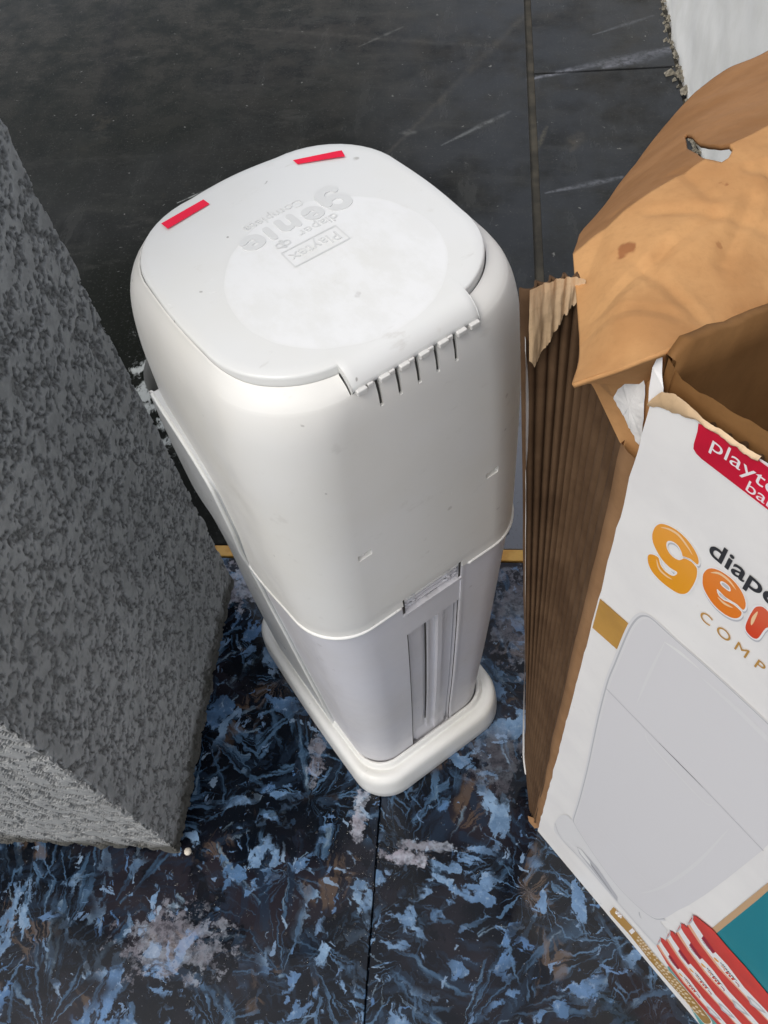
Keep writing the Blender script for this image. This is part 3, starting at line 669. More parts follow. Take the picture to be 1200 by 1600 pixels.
M['torn'] = kraft('torn_liner', (.58, .40, .23), (.72, .53, .34), .9, 1.)
t = NT('printed_white', .42); n = t.noise(t.pos, 14, 6, .6); f = t.noise(t.pos, 60, 5, .65)
c = t.mix(t.ramp(n, .35, .7), (.86, .845, .82), (.80, .785, .77)); c = t.mix(t.ramp(f, .64, .78, 0, .30), c, (.50, .45, .38))
vv = t.voro(t.pos, 30); c = t.mix(t.math('MULTIPLY', t.math('MULTIPLY', t.ramp(vv[0], .04, .07, 1, 0), t.ramp(t.sep(vv[1])[0], .86, .87)), .6), c, (.3, .24, .18))
t.set('Base Color', c); t.bump(t.noise(t.vm('MULTIPLY', t.pos, (1, 1, 2)), 22, 4), .12, .004); M['print'] = t
M['scrap'] = plain('torn_white_paper', (.78, .76, .73), .8, var=.12, bump=.6, scale=500)
M['redp'] = plain('print_red', (.62, .006, .035), .4, var=.16, scale=220)
M['redc'] = plain('print_red_disc', (.60, .045, .03), .4, var=.1); M['darkred'] = plain('print_dark_red', (.30, .004, .03), .4)
M['wtext'] = plain('print_white', (.85, .82, .82), .45); M['dark'] = plain('print_charcoal', (.03, .03, .034), .45)
M['goldp'] = plain('print_gold', (.50, .27, .055), .38, var=.12); M['tanp'] = plain('print_tan', (.55, .36, .20), .45)
t = NT('print_teal', .4); px, py, pz = t.sep(t.pos); n = t.noise(t.pos, 14, 4)
t.set('Base Color', t.mix(t.ramp(t.math('ADD', pz, t.math('MULTIPLY', n, .10)), .22, .36), (.10, .36, .35), (.0, .20, .25))); M['teal'] = t
M['teal2'] = plain('print_pale_teal', (.16, .36, .33), .4, var=.15)
def rampmat(name, c0, c1, axis, lo, hi):
    t = NT(name, .4); q = t.sep(t.obj)[axis]; t.set('Base Color', t.mix(t.ramp(q, lo, hi), c0, c1)); return t

FL = Vector((.069, .2285, 0)); aa = R(-48.9); E1 = Vector((math.cos(aa), math.sin(aa), 0)); NF = Vector((E1.y, -E1.x, 0)); E2 = -NF   # NF: out of the front; E2: along the sides
box = empty('cardboard_box', FL); box.rotation_euler = (0, 0, 0)
pr(box, 'opened brown cardboard box with a torn white printed front and a peeled corrugated side', 'cardboard box')
BW, BD, BH = .33, .27, .755
def L(t, o=0., z=0.): return E1*t+NF*o+Vector((0, 0, z))      # box-local point: t along the front, o out of it
# print frames: x along the front, y up; children of the front sheet lie proud of it
FM = Matrix((E1, Vector((0, 0, 1)), NF)).transposed().to_4x4()
def edge_noise(t, f, a): return a*fbm(t*f, 3.3, 1.1, 4)
TOPW = [(0, .742), (.004, .744), (.010, .745), (.017, .7475), (.023, .7495), (.030, .7505), (.040, .7515), (.05, .752), (.08, .751), (.14, .748), (.22, .751), (BW, .753)]
TOPK = [(0, .762), (.004, .7595), (.008, .757), (.015, .756), (.022, .757), (.034, .7585), (.047, .761), (.1, .762), (.2, .760), (BW, .762)]
def curve(pts, t): return float(np.interp(t, [p[0] for p in pts], [p[1] for p in pts]))
def warp(t, z): return .00015*fbm(t*9, z*6, 1.5, 3)
def sheet(name, tops, o, mat, t0=0., t1=BW, nt=120, nz=70, en=.0012, f=160, seed=0., parent=box, thick=.0):
    V = []
    for i in range(nz):
        for j in range(nt):
            t = t0+(t1-t0)*j/(nt-1); zt = curve(tops, t)+edge_noise(t+seed, f, en); z = .0005+(zt-.0005)*i/(nz-1)
            le = (.0012*fbm(z*40, seed, 2, 4) if t == t0 else 0)
            V.append(L(t+le, o+warp(t, z)*min(1, (zt-z+.02)*8)*min(1, z*20), z))
    return mesh(name, V, grid_faces(nz, nt), mat, parent, True)
FO = .0032
front = sheet('front_panel', TOPW, FO, M['print'])
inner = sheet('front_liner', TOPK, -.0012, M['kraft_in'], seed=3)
# wavy medium between the two liners, seen along the torn top edge
V, F = [], []
tt = np.arange(0.001, BW, .0005)
for t in tt:
    zt = min(curve(TOPW, t), curve(TOPK, t))-.002+edge_noise(t, 90, .0015); o_ = .0010+.0019*math.sin(t*6.283/.0072)
    V += [L(t, o_, zt-.06), L(t, o_, zt)]
for k in range(len(tt)-1): F.append((2*k, 2*k+2, 2*k+3, 2*k+1))
mesh('corrugated_core', V, F, M['flute'], box, True)
# ragged strip of bare paper where the white print tore off
V = []; T = np.linspace(.0, .05, 60)
for t in T:
    lo = curve([(0, .738), (.006, .742), (.012, .744), (.023, .7485), (.05, .7505)], t)+edge_noise(t, 260, .0011); hi = curve([(0, .741), (.004, .750), (.010, .7535), (.018, .7530), (.024, .7515), (.05, .7537)], t)+edge_noise(t+5, 200, .0011)
    for q in range(5): f = q/4; V.append(L(t, FO+.0005+.0012*math.sin(f*3.1)*(1+fbm(t*120, f, 1))+warp(t, hi)*.3, lo+(hi-lo)*f))
mesh('torn_edge', V, grid_faces(60, 5, flip=True), M['torn'], box, True)
# little curled-in spike of white print at the corner
sp = [(0, .738, 0), (.0060, .7440, 0), (.0035, .7500, -.0018), (.0005, .7545, -.003), (-.0035, .7650, -.005), (-.0038, .7560, -.002), (-.0022, .7460, -.0008)]
mesh('print_spike', [L(a, FO+.0006+c, b) for a, b, c in sp], [(0, 1, 2), (0, 2, 6), (6, 2, 5), (2, 3, 5), (3, 4, 5)], M['print'], box)
# the other walls and the bottom
def wall(name, p0, p1, n_in, tops, mat_in, mat_out):
    V = []; nt, nz = 50, 40; p0, p1 = Vector(p0), Vector(p1); n_in = Vector(n_in)
    for s in (0, 1):
        for i in range(nz):
            for j in range(nt):
                f = j/(nt-1); zt = curve(tops, f)+edge_noise(f+s, 20, .0015); V.append(p0+(p1-p0)*f+n_in*(.0045*s+.0015*fbm(f*4, i/nz*5, 2+s))+Vector((0, 0, .0005+(zt-.0005)*i/(nz-1))))
    G = grid_faces(nz, nt); k = nz*nt; F = [tuple(q) for q in G]+[tuple(q+k for q in reversed(f)) for f in G]
    for j in range(nt-1): a = (nz-1)*nt+j; F.append((a, a+1, a+1+k, a+k))
    mi = [1]*len(G)+[0]*(len(G)+nt-1)
    return mesh(name, V, F, None, box, True, [mat_in, mat_out], mi)
WT = [(0, .764), (.02, .770), (.1, .763), (.26, .748), (.6, .742), (1, .742)]
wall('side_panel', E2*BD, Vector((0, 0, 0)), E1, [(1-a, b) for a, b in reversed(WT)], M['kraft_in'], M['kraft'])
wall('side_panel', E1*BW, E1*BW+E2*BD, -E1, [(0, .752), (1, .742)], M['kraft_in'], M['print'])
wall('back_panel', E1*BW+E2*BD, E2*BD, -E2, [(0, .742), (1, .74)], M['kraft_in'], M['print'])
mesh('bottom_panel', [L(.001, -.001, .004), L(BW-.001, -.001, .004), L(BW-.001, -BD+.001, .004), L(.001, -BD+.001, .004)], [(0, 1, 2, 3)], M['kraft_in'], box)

# top flap: lit part leans out over the side, then a crease, then a drooping strip with a hand hole
W = lambda x, y, z: Vector((x, y, z))-FL
ctrl = [  # rows from the box edge outwards: (x, y, z) world
    [(.0357, .2330, .7440), (.0655, .2285, .7655), (.0880, .2465, .7580), (.1215, .2763, .7440), (.156, .308, .736), (.200, .350, .733), (.262, .405, .735)],
    [(.0402, .2530, .7385), (.0560, .2560, .7590), (.0820, .2730, .7580), (.1170, .3030, .7520), (.150, .334, .748), (.195, .374, .745), (.250, .425, .745)],
    [(.0415, .2780, .7350), (.0580, .2840, .7530), (.0800, .3020, .7590), (.1130, .3330, .7600), (.148, .364, .756), (.190, .400, .752), (.240, .446, .750)],
    [(0.0411, 0.3197, 0.7380), (0.0550, 0.3270, 0.7480), (0.0709, 0.3377, 0.7540), (0.1001, 0.3597, 0.7570), (0.1315, 0.3842, 0.7570), (0.1689, 0.4194, 0.7540), (0.2143, 0.4620, 0.7500)],
    [(0.0459, 0.3489, 0.7200), (0.0609, 0.3668, 0.7240), (0.0789, 0.3936, 0.7220), (0.1137, 0.4407, 0.7200), (0.1449, 0.4683, 0.7220), (0.1769, 0.4882, 0.7260), (0.2244, 0.5350, 0.7250)],
    [(0.0513, 0.3818, 0.7000), (0.0682, 0.4164, 0.6940), (0.0880, 0.4621, 0.6840), (0.1294, 0.5417, 0.6760), (0.1596, 0.5731, 0.6800), (0.1842, 0.5699, 0.6940), (0.2290, 0.6023, 0.7000)]]
NR, NC = len(ctrl), len(ctrl[0]); arr = np.array(ctrl)
def hermite_rows(A, n, axis):
    """monotone-free Catmull-Rom resampling"""
    A = np.moveaxis(A, axis, 0); m = len(A); out = []
    for s in np.linspace(0, m-1, n):
        i = min(int(s), m-2); t = s-i; p1, p2 = A[i], A[i+1]; p0 = A[i-1] if i else 2*p1-p2; p3 = A[i+2] if i+2 < m else 2*p2-p1
        out.append(.5*(2*p1+(p2-p0)*t+(2*p0-5*p1+4*p2-p3)*t*t+(3*p1-p0-3*p2+p3)*t**3))
    return np.moveaxis(np.array(out), 0, axis)
# keep the fold between the two parts crisp: resample the parts apart
nu = 170
lit = hermite_rows(hermite_rows(arr[:4], 90, 0), nu, 1); lin = lambda A, n: np.array([A[min(int(s), len(A)-2)]*(1-(s-min(int(s), len(A)-2)))+A[min(int(s), len(A)-2)+1]*(s-min(int(s), len(A)-2)) for s in np.linspace(0, len(A)-1, n)])
far = hermite_rows(lin(arr[3:], 90), nu, 1)
SURF = np.concatenate([lit, far[1:]], 0)
def crumple(p):
    c = .0012*fbm(p[0]*24, p[1]*24, 3, 4)-.0020*max(0, .16-abs(fbm(p[0]*9+4, p[1]*12, 8, 2)))-.0014*max(0, .13-abs(fbm(p[0]*17, p[1]*15+7, 2, 2)))
    for (ax, ay, bx_, by_, dp) in ((.128, .352, .150, .300, .0022), (.060, .300, .085, .255, .0016), (.050, .2700, .100, .318, .0018), (.075, .325, .135, .312, .0016), (.046, .300, .062, .345, .0014), (.100, .290, .118, .330, .0016), (.062, .262, .078, .300, .0013), (.045, .262, .075, .255, .0014), (.120, .350, .165, .335, .0018), (.090, .360, .100, .330, .0012)):   # creases
        dx, dy = bx_-ax, by_-ay; q = max(0, min(1, ((p[0]-ax)*dx+(p[1]-ay)*dy)/(dx*dx+dy*dy))); d = math.hypot(p[0]-ax-dx*q, p[1]-ay-dy*q); c -= dp*max(0, 1-d/.0055)
    return (p[0], p[1], p[2]+c)
HOLE = [(81, 137), (82, 136), (84, 128), (87, 112), (91, 100), (94, 94), (98, 89), (97, 85), (92, 81), (89, 81), (88, 85), (86, 90), (83, 104), (81, 119)]
def inside(x, y, poly):
    c = False; j = len(poly)-1
    for i in range(len(poly)):
        xi, yi = poly[i]; xj, yj = poly[j]
        if (yi > y) != (yj > y) and x < (xj-xi)*(y-yi)/(yj-yi)+xi: c = not c
        j = i
    return c
nr_, nc_ = SURF.shape[:2]; Pts = [[Vector(crumple(SURF[i, j])) for j in range(nc_)] for i in range(nr_)]
hole_c = None
V = [p-FL for r_ in Pts for p in r_]; F = []
# hand hole in sheet coordinates (column, row), an elongated smile
hc = HOLE
for i in range(nr_-1):
    for j in range(nc_-1):
        if inside(j+.5, i+.5, hc): continue
        a = i*nc_+j; F.append((a, a+1, a+1+nc_, a+nc_))
# snap the rim of the hole to its outline
hv = set()
from collections import Counter
ec = Counter()
for f in F:
    for k in range(4): ec[tuple(sorted((f[k], f[(k+1) % 4])))] += 1
for (a, b), n_ in ec.items():
    if n_ == 1:
        for q in (a, b):
            i, j = divmod(q, nc_)
            if 2 < i < nr_-3 and 2 < j < nc_-3: hv.add(q)
def nearest(j, i):
    best = None
    for k in range(len(hc)):
        (x0, y0), (x1, y1) = hc[k], hc[(k+1) % len(hc)]; dx, dy = x1-x0, y1-y0; t = max(0, min(1, ((j-x0)*dx+(i-y0)*dy)/(dx*dx+dy*dy+1e-9))); q = (x0+dx*t, y0+dy*t); d = (q[0]-j)**2+(q[1]-i)**2
        if best is None or d < best[0]: best = (d, q)
    return best[1]
def surf_at(j, i):
    i0, j0 = int(i), int(j); fi, fj = i-i0, j-j0
    return (Pts[i0][j0]*(1-fj)+Pts[i0][j0+1]*fj)*(1-fi)+(Pts[i0+1][j0]*(1-fj)+Pts[i0+1][j0+1]*fj)*fi
for q in hv:
    i, j = divmod(q, nc_); p = nearest(j, i); V[q] = surf_at(*p)-FL
for nm, mt, sel in (('top_flap', 'kraft', [f for f in F if f[0]//nc_ < 89]), ('rear_flap', 'kraft_shaded', [f for f in F if f[0]//nc_ >= 89])):
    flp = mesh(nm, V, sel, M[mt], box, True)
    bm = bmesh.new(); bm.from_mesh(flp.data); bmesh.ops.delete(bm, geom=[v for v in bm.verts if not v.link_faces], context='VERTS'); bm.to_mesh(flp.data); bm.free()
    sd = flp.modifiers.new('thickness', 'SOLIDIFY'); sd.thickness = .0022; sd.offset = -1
# the hanging tongue at the corner, below the flap
tg = [(.0357, .2330, .7440), (.0650, .2290, .7650), (.0440, .2624, .7211), (.0480, .2480, .7350), (.0660, .2375, .7384), (.0499, .2557, .7145), (.0577, .2469, .7180), (.0621, .2419, .6950), (.0690, .2340, .7040), (.0705, .2316, .6900), (.0745, .2310, .7640), (.0740, .2310, .7000)]
mesh('corner_tongue', [W(*p) for p in tg], [(0, 3, 4, 1), (0, 2, 3), (2, 5, 6, 3), (3, 6, 4), (5, 7, 8, 6), (6, 8, 4), (7, 9, 8), (1, 4, 10), (4, 8, 10), (8, 11, 10), (8, 9, 11)], M['kraft'], box)
sc = [(.0647, .2389, .7453), (.062, .2421, .7374), (.0585, .246, .7272), (.0577, .2469, .72), (.0612, .2429, .7161), (.0640, .2400, .7120), (.0658, .2377, .7093), (.0697, .2333, .7049), (.0690, .2340, .722), (.0668, .2365, .7400)]
dirn = (Vector((0, 0, 1)).cross(Vector((.0690-.0577, .2340-.2469, 0)))).normalized()*-.0018
V = [W(*p)+dirn for p in sc]; cen = sum(V, Vector())/len(V)
VV, FF = [], []
for k in range(len(V)):
    a, b = V[k], V[(k+1) % len(V)]
    for q in range(4): VV.append(a+(b-a)*q/4+(Vector((fbm(k*3.1+q, 1, 1), fbm(k*2.1+q, 4, 1), fbm(k+q*1.7, 1, 7)))*.0009 if q else Vector()))
n_ = len(VV); VV.append(cen+dirn*.6); mesh('paper_scrap', VV, [(k, (k+1) % n_, n_) for k in range(n_)], M['scrap'], box)

# brown strip left along the corner
V = []; OD = E2.cross(Vector((0, 0, 1))).normalized(); OD = -E1
zz = np.linspace(.0, .70, 120)
for z in zz:
    wdt = .0112+.0008*fbm(z*14, 2, 2, 3)-.004*max(0, 1-z/.02); bow = .0012*fbm(z*9, 5, 5)
    V += [E1*.0004+NF*(.0016)+Vector((0, 0, z)), OD*wdt*.5+NF*(.0010+bow)+Vector((0, 0, z)), OD*wdt+NF*(-.0006+bow)+Vector((0, 0, z)), OD*wdt+NF*(-.003+bow)+Vector((0, 0, z))]
mesh('corner_strip', V, grid_faces(len(zz), 4, flip=True), M['kraft_old'], box, True)
tip = [(0, 0, .012), (-.012, -.001, .010), (-.019, .001, .003), (-.014, .004, .0005), (-.004, .004, .0005)]
mesh('torn_tip', [L(a, b, c) for a, b, c in tip], [(0, 1, 2), (0, 2, 3), (0, 3, 4)], M['kraft_old'], box)

# side wall whose print was peeled off: bare flutes, fanning out towards the top
NFL = 12
def rib_pt(s, z, lift=0., wave=True):
    f = z/.74; r_ = Vector((.0655, .2375, z)); r_ = Vector((.0665-.002*f, .2330+.006*f, z))
    lf = Vector((.055-.037*f, .291+.004*f, z))
    if z < .07: k = 1-math.sqrt(max(0, 1-(1-z/.07)**2)); lf = lf*(1-k*.93)+r_*k*.93
    c = Vector((.0545+.006*f, .262+.068*f, z))
    p = r_*(1-s)**2+c*2*s*(1-s)+lf*s*s; d = (c-r_)*2*(1-s)+(lf-c)*2*s; n = Vector((d.y, -d.x, 0)).normalized()
    if n.dot(Vector((-.05, -.26, 0))) < 0: n = -n
    ph = math.pi*NFL*s+.12*math.sin(z*7)+.15*fbm(z*5, s*3, 2); a = (.0062-.0016*s)*abs(math.sin(ph))**.55-.0035 if wave else 0.
    return p+n*(a+lift+.0006*fbm(z*6, s*4, 9))-FL
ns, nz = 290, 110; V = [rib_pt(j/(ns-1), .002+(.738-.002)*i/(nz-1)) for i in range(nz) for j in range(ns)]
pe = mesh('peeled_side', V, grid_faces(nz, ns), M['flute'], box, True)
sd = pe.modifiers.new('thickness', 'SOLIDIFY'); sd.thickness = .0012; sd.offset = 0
# left-over of the torn liner at its top corner, and the white print edge
V = []
for j in range(60):
    s = .55+.45*j/59; lo = curve([(.55, .732), (.70, .722), (.80, .712), (.90, .700), (.97, .690), (1., .696)], s)+.004*fbm(s*30, 2, 2, 4)
    for i in range(20): z = lo+(.741-lo)*i/19; V.append(rib_pt(s, z, .0036+.0012*abs(math.sin(math.pi*NFL*s))+.0010*fbm(s*30, z*40, 2), False))
mesh('torn_liner', V, grid_faces(60, 20), M['torn'], box, True)
V = []
for i in range(70):
    z = .03+.68*i/69; wd_ = .010+.05*max(0, (z-.60)/.1)*max(0, (.70-z)/.1)*4+.004*fbm(z*20, 7, 7)
    for k in range(4): V.append(rib_pt(1-wd_*k/3, z, .0026-.0006*k, False)+Vector((-.001, 0, 0)))
mesh('white_print_edge', V, grid_faces(70, 4), M['scrap'], box, True)
# flat cardboard edge that closes the thickness at the free side

# ------------------------------------------------------------------ prints on the front of the box
layer = [FO+.0004]
def face_mesh(name, polys, mat, parent=front, lay=1):
    """polys: list of (outer, holes...) in (t, z)"""
    V, F = [], []
    for rings in polys:
        vv = [[Vector((a, b, 0)) for a, b in r_] for r_ in rings]; o = len(V); flat = [q for r_ in vv for q in r_]
        for tr in tessellate_polygon(vv):
            a, b, c = (flat[k] for k in tr)
            F.append(tuple(o+k for k in (tr if (b-a).cross(c-a).z > 0 else tr[::-1])))
        V += flat
    off = layer[0]+.00004*lay
    return mesh(name, [FM @ Vector((v.x, v.y, off)) for v in V], F, mat, parent)
def ribbon(pts, w0, w1=None):
    w1 = w0 if w1 is None else w1; n = len(pts); a, b = [], []
    for k in range(n):
        p = Vector(pts[max(k-1, 0)]); q = Vector(pts[min(k+1, n-1)]); d = (q-p).normalized(); f = math.sin(math.pi*k/(n-1)); w_ = w1+(w0-w1)*f
        a.append(tuple(Vector(pts[k])+Vector((-d.y, d.x))*w_/2)); b.append(tuple(Vector(pts[k])-Vector((-d.y, d.x))*w_/2))
    V, F = a+b, []
    return a+b[::-1]
def ptext(name, txt, t, z, size, mat, off=0., sp=1., sx=1., lay=3, align='LEFT', parent=front, rot=0.):
    return text_mesh(name, txt, size, mat, parent, FM @ Matrix.Translation((t, z, layer[0]+.00004*lay)) @ Matrix.Rotation(rot, 4, 'Z') @ Matrix.Diagonal((sx, 1, 1, 1)), 0, off, sp, align)

# red brand label under the torn edge
lab = [(.0229, .7478), (.0236, .7437), (.0239, .736), (.0244, .7336), (.0262, .7322), (.029, .7316), (.14, .7316), (.145, .734), (.146, .7475), (.09, .7502), (.05, .7512), (.04, .7507), (.03, .7498)]
face_mesh('brand_label', [(lab,)], M['redp'], lay=1)
ptext('label_text', 'playtex', .0300, .7433, .0108, M['wtext'], .0, 1., 1.22); ptext('label_text', 'baby', .0492, .7356, .0088, M['wtext'], .0, 1., 1.15)
# product name
og = rampmat('print_orange', (.80, .33, .012), (.84, .36, .05), 2, .64, .68); oe = rampmat('print_deep_orange', (.78, .20, .010), (.80, .24, .04), 2, .652, .678); onm = rampmat('print_vermilion', (.66, .055, .012), (.70, .12, .05), 2, .652, .676)
M['halo'] = plain('print_letter_rim', (.84, .83, .82), .4); M['shade'] = plain('print_soft_grey', (.52, .52, .55), .45); M['gleam'] = plain('print_letter_gleam', (.88, .60, .34), .4)
sh = lambda P_, dx, dz: [(a+dx, b+dz) for a, b in P_]
E2_, EH2 = sh(E_, .0640, .0), sh(EH_, .0640, .0)
for nm, P_, H_, mt in (('letter_rim', G_, None, og), ('letter_rim', E_, EH_, oe), ('letter_rim', N_, None, onm), ('letter_rim', I_, None, onm), ('letter_rim', E2_, EH2, M['darkred'])):
    face_mesh('letter_shade', [(offset(sh(P_, .0006, -.0012), .0007),)], M['shade'], lay=1)
    face_mesh(nm, [(offset(P_, .0009),)+((offset(H_, -.0008),) if H_ else ())], M['halo'], lay=2)
    face_mesh('letter', [(P_,)+((H_,) if H_ else ())], mt, lay=3)
for P_ in ([(.0222, .6735), (.0262, .6768), (.0315, .6782), (.0370, .6758), (.0408, .6730)], [(.0255, .6490), (.0285, .6438), (.0330, .6432), (.0365, .6445)], [(.0515, .6715), (.0550, .6755), (.0600, .6762), (.0645, .6742)], [(.059, .6595), (.063, .6592), (.067, .6612)], [(.0765, .672), (.0766, .665), (.0772, .660)]):
    face_mesh('letter_gleam', [(ribbon(smooth(P_, False), .0016, .0002),)], M['gleam'], lay=4)
ptext('label_text', 'diaper', .0462, .6872, .0165, M['dark'], .00025, 1., 1.02); 
for ch, t_ in zip('COMPLETE', (.0551, .0649, .0755, .0868, .0965, .1055, .1150, .1245)): ptext('label_text', ch, t_, .6372, .0112, M['goldp'], .0, 1., .9)
# gold band behind the pictured bin
for bd in ([(.0012, .5350), (.030, .5386), (.030, .5752), (.0012, .5728)], [(.148, .539), (BW-.001, .539), (BW-.001, .575), (.149, .575)]): face_mesh('gold_band', [(bd,)], M['goldp'], lay=1)
# pictured bin
t = NT('print_bin_grey', .42); q = t.sep(t.obj); g = t.math('ADD', t.math('MULTIPLY', t.math('ADD', q[0], t.math('MULTIPLY', q[1], -1.)), .35), t.math('MULTIPLY', t.noise(t.obj, 9, 3), .05))
t.set('Base Color', t.mix(t.ramp(g, -.20, .03), (.85, .84, .83), (.715, .705, .715))); M['pbin'] = t
M['pline'] = plain('print_line_grey', (.50, .50, .52), .45); M['pdark'] = plain('print_line_dark', (.20, .20, .21), .45); M['plight'] = plain('print_light', (.80, .80, .785), .42); M['psoft'] = plain('print_edge_grey', (.745, .74, .74), .42)
binp = [(.0238, .5600), (.0250, .5780), (.0272, .5900), (.0305, .5965), (.0350, .5990), (.0461, .5992), (.0782, .6005), (.110, .6002), (.1290, .5985), (.1350, .5940), (.1385, .5850), (.1430, .5500), (.1475, .4759), (.1484, .3900), (.1484, .3261), (.1475, .2750), (.1458, .2369), (.1452, .2050), (.1445, .1850), (.1425, .1680), (.1394, .1560), (.1330, .1460), (.1251, .1390), (.1150, .1330), (.1038, .1296), (.0900, .1310), (.0769, .1359), (.0620, .1440), (.0488, .1530), (.0400, .1610), (.0353, .1690), (.0343, .1950), (.0334, .236), (.0301, .3227), (.0245, .4238), (.0222, .4870), (.0228, .5200)]
face_mesh('pictured_base', [(smooth([(.0240, .155), (.0285, .165), (.0340, .166), (.1425, .166), (.1535, .158), (.1600, .140), (.1640, .115), (.1655, .098), (.1640, .088), (.1560, .083), (.1241, .0780), (.0922, .0775), (.0591, .0770), (.0355, .0715), (.0213, .0700), (.0178, .0850), (.0175, .1050), (.0205, .1380)]),)], M['psoft'], lay=1)
face_mesh('pictured_bin', [(binp,)], M['pbin'], lay=2)
def line(pts, w_, mat, lay=3, w1=None, nm='pictured_line'): return face_mesh(nm, [(ribbon(smooth(pts, False, 5), w_, w1),)], mat, lay=lay)
for k, (w_, mt) in enumerate(((.0042, 'psoft'), (.0011, 'pline'))): line(binp[18:]+binp[:6], w_, M[mt], 3+k)
line(binp[5:12], .0028, M['psoft'], 3); line(binp[5:12], .0009, M['pline'], 4)
line([(.0222, .4795), (.069, .4785), (.102, .4785), (.148, .476)], .0010, M['pline'], 5); line([(.068, .4786), (.086, .4786), (.103, .4785)], .0012, M['pdark'], 6, .0003)
line([(.058, .4740), (.063, .466), (.085, .4630), (.108, .4620), (.113, .470)], .0024, M['psoft'], 5, .0004)
line([(.0455, .5900), (.0450, .56), (.0448, .53), (.0452, .500)], .0018, M['psoft'], 5, .0003)
line([(.0453, .5890), (.0520, .5915), (.0590, .5930), (.0680, .5935)], .0028, M['plight'], 6, .0003)
line([(.0700, .5880), (.095, .5890), (.125, .5860), (.136, .578)], .0050, M['psoft'], 5, .0006)
line([(.033, .235), (.060, .225), (.100, .222), (.140, .235)], .0018, M['psoft'], 5, .0003); line([(.128, .46), (.130, .36), (.126, .25), (.118, .18)], .0026, M['psoft'], 5, .0003)
line([(.018, .100), (.030, .076), (.060, .083), (.100, .0835), (.150, .088), (.165, .099)], .0012, M['pline'], 6, .0006)
face_mesh('pictured_pedal', [([(.0487, .1060), (.0540, .1150), (.0763, .1160), (.1060, .0985), (.1083, .0850), (.0761, .0900), (.0542, .0940)],)], M['pline'], lay=7); line([(.052, .107), (.070, .103), (.100, .090)], .0030, M['pdark'], 8, .0006); face_mesh('pictured_pedal', [([(.0492, .1060), (.0540, .1130), (.0660, .1085), (.0705, .0990), (.0560, .0985)],)], M['plight'], lay=9)
line([(.128, .128), (.130, .120), (.133, .117)], .0012, M['pline'], 7)
# teal corner, tan edge, gold badge
face_mesh('tan_edge', [([(.1688, .2790), (.1646, .3908), (.1609, .4918), (BW-.001, .4950), (BW-.001, .4870), (.1635, .4870), (.1677, .4068), (.1731, .2790)],)], M['tanp'], lay=2)
face_mesh('teal_field', [([(.1731, .2790), (.1677, .4068), (.1637, .4868), (BW-.001, .4868), (BW-.001, .002), (.2385, .002), (.1780, .0640), (.1790, .0820), (.2, .2)],)], M['teal'], lay=2)
face_mesh('teal_field', [(teal2,)], M['teal2'], lay=3)
gl = [(a, b*.86+.0105) for a, b in smooth(gold, k=2)]; face_mesh('badge_rim', [(offset(gl, .0016),)], M['halo'], lay=4); gpl = rampmat('print_gold_sheen', (.50, .28, .07), (.36, .20, .035), 0, .03, .16); face_mesh('gold_badge', [(gl,)], gpl, lay=5)
ptext('badge_text', '#', .1135, .0490, .022, M['wtext'], .0010, 1., .55, 6); ptext('badge_text', '1', .1300, .0440, .032, M['wtext'], .0010, 1., .75, 6)
r2 = random.Random(3); dots = []
for (z_, h, t0) in ((.0500, .0095, .143), (.0375, .0095, .1445), (.0270, .0060, .150)):
    t_ = t0
    while t_ < .226:
        w_ = r2.uniform(.0016, .0034); k = r2.random(); zz_ = z_-.06*(t_-.143)*.35+.004*math.sin((t_-.14)*40)
        if k > .12: dots.append([(t_, zz_-h/2), (t_+w_*.55, zz_-h/2+h*.1*k), (t_+w_, zz_+h*.5*k), (t_+w_*.4, zz_+h/2), (t_-.0002, zz_+h*.1)])
        t_ += w_+r2.uniform(.0007, .0016)
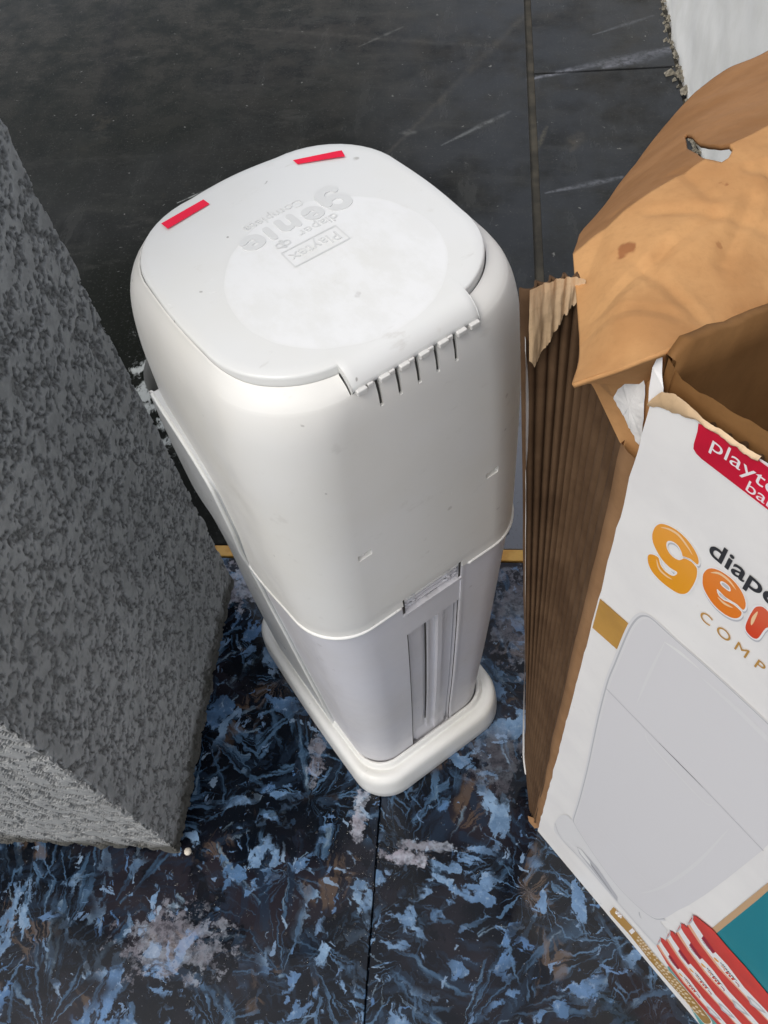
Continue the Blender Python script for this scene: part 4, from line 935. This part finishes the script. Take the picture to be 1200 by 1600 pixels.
o = face_mesh('badge_small_print', [(d,) for d in dots], plain('print_pale_gold', (.74, .60, .42), .45), lay=6); pr(o, kind='stuff')
# stack of four pictured refill discs
bm_ = rampmat('print_disc_band', (.80, .40, .28), (.82, .79, .76), 2, 0, 1)
for k in (3, 2, 1, 0):
    dz = -.0470*k; lay = 7+6*(3-k)
    q = sh(cas, 0, dz); face_mesh('pictured_disc', [(q,)], M['redc'], lay=lay)
    b_ = sh(band, 0, dz); face_mesh('disc_band', [(b_,)], M['halo'], lay=lay+1)
    fade = [(a, b) for a, b in sh([(.158, .2350), (.1634, .23), (.1749, .2228), (.1955, .2162), (.2127, .2193), (.2377, .2228), (.261, .228), (.261, .2300), (.2377, .2262), (.2127, .2235), (.1955, .2215), (.1749, .2285), (.1634, .2375), (.1580, .2420)], 0, dz)]
    face_mesh('disc_fade', [(fade,)], plain('print_disc_peach', (.80, .42, .26), .42), lay=lay+2)
    face_mesh('disc_tag', [(sh(tag, 0, dz),)], M['darkred'], lay=lay+3); face_mesh('disc_edge', [(ribbon(smooth(sh([(.1545, .2667), (.157, .255), (.158, .2360)], 0, dz), False), .0012),)], M['pline'], lay=lay+3)
    ptext('disc_text', 'diaper', .1915, .2350+dz, .0065, M['dark'], .0001, 1., 1., lay+4, rot=-.06)
    for ch, t_, mt in zip('genie', (.1868, .1935, .1992, .2045, .2075), (og, oe, onm, onm, M['darkred'])): ptext('disc_text', ch, t_, (.2290 if ch != 'g' else .2300)+dz, .0110, mt, .0005, 1., .9, lay+4)
    ptext('disc_text', 'refill', .1722, .2375+dz, .0045, M['dark'], 0, 1., 1., lay+4, rot=-.25)
    face_mesh('disc_pictogram', [(sh(pod, 0, dz),)], M['pline'], lay=lay+3); face_mesh('disc_pictogram', [([((a-.2275)*.55+.2275, (b-.2275)*.5+.2285) for a, b in sh(pod, 0, 0)],)] if 0 else [(sh([(.2225, .2285), (.2245, .2315), (.2290, .2335), (.2325, .2335), (.2300, .2275), (.2262, .2235)], 0, dz),)], M['plight'], lay=lay+4)
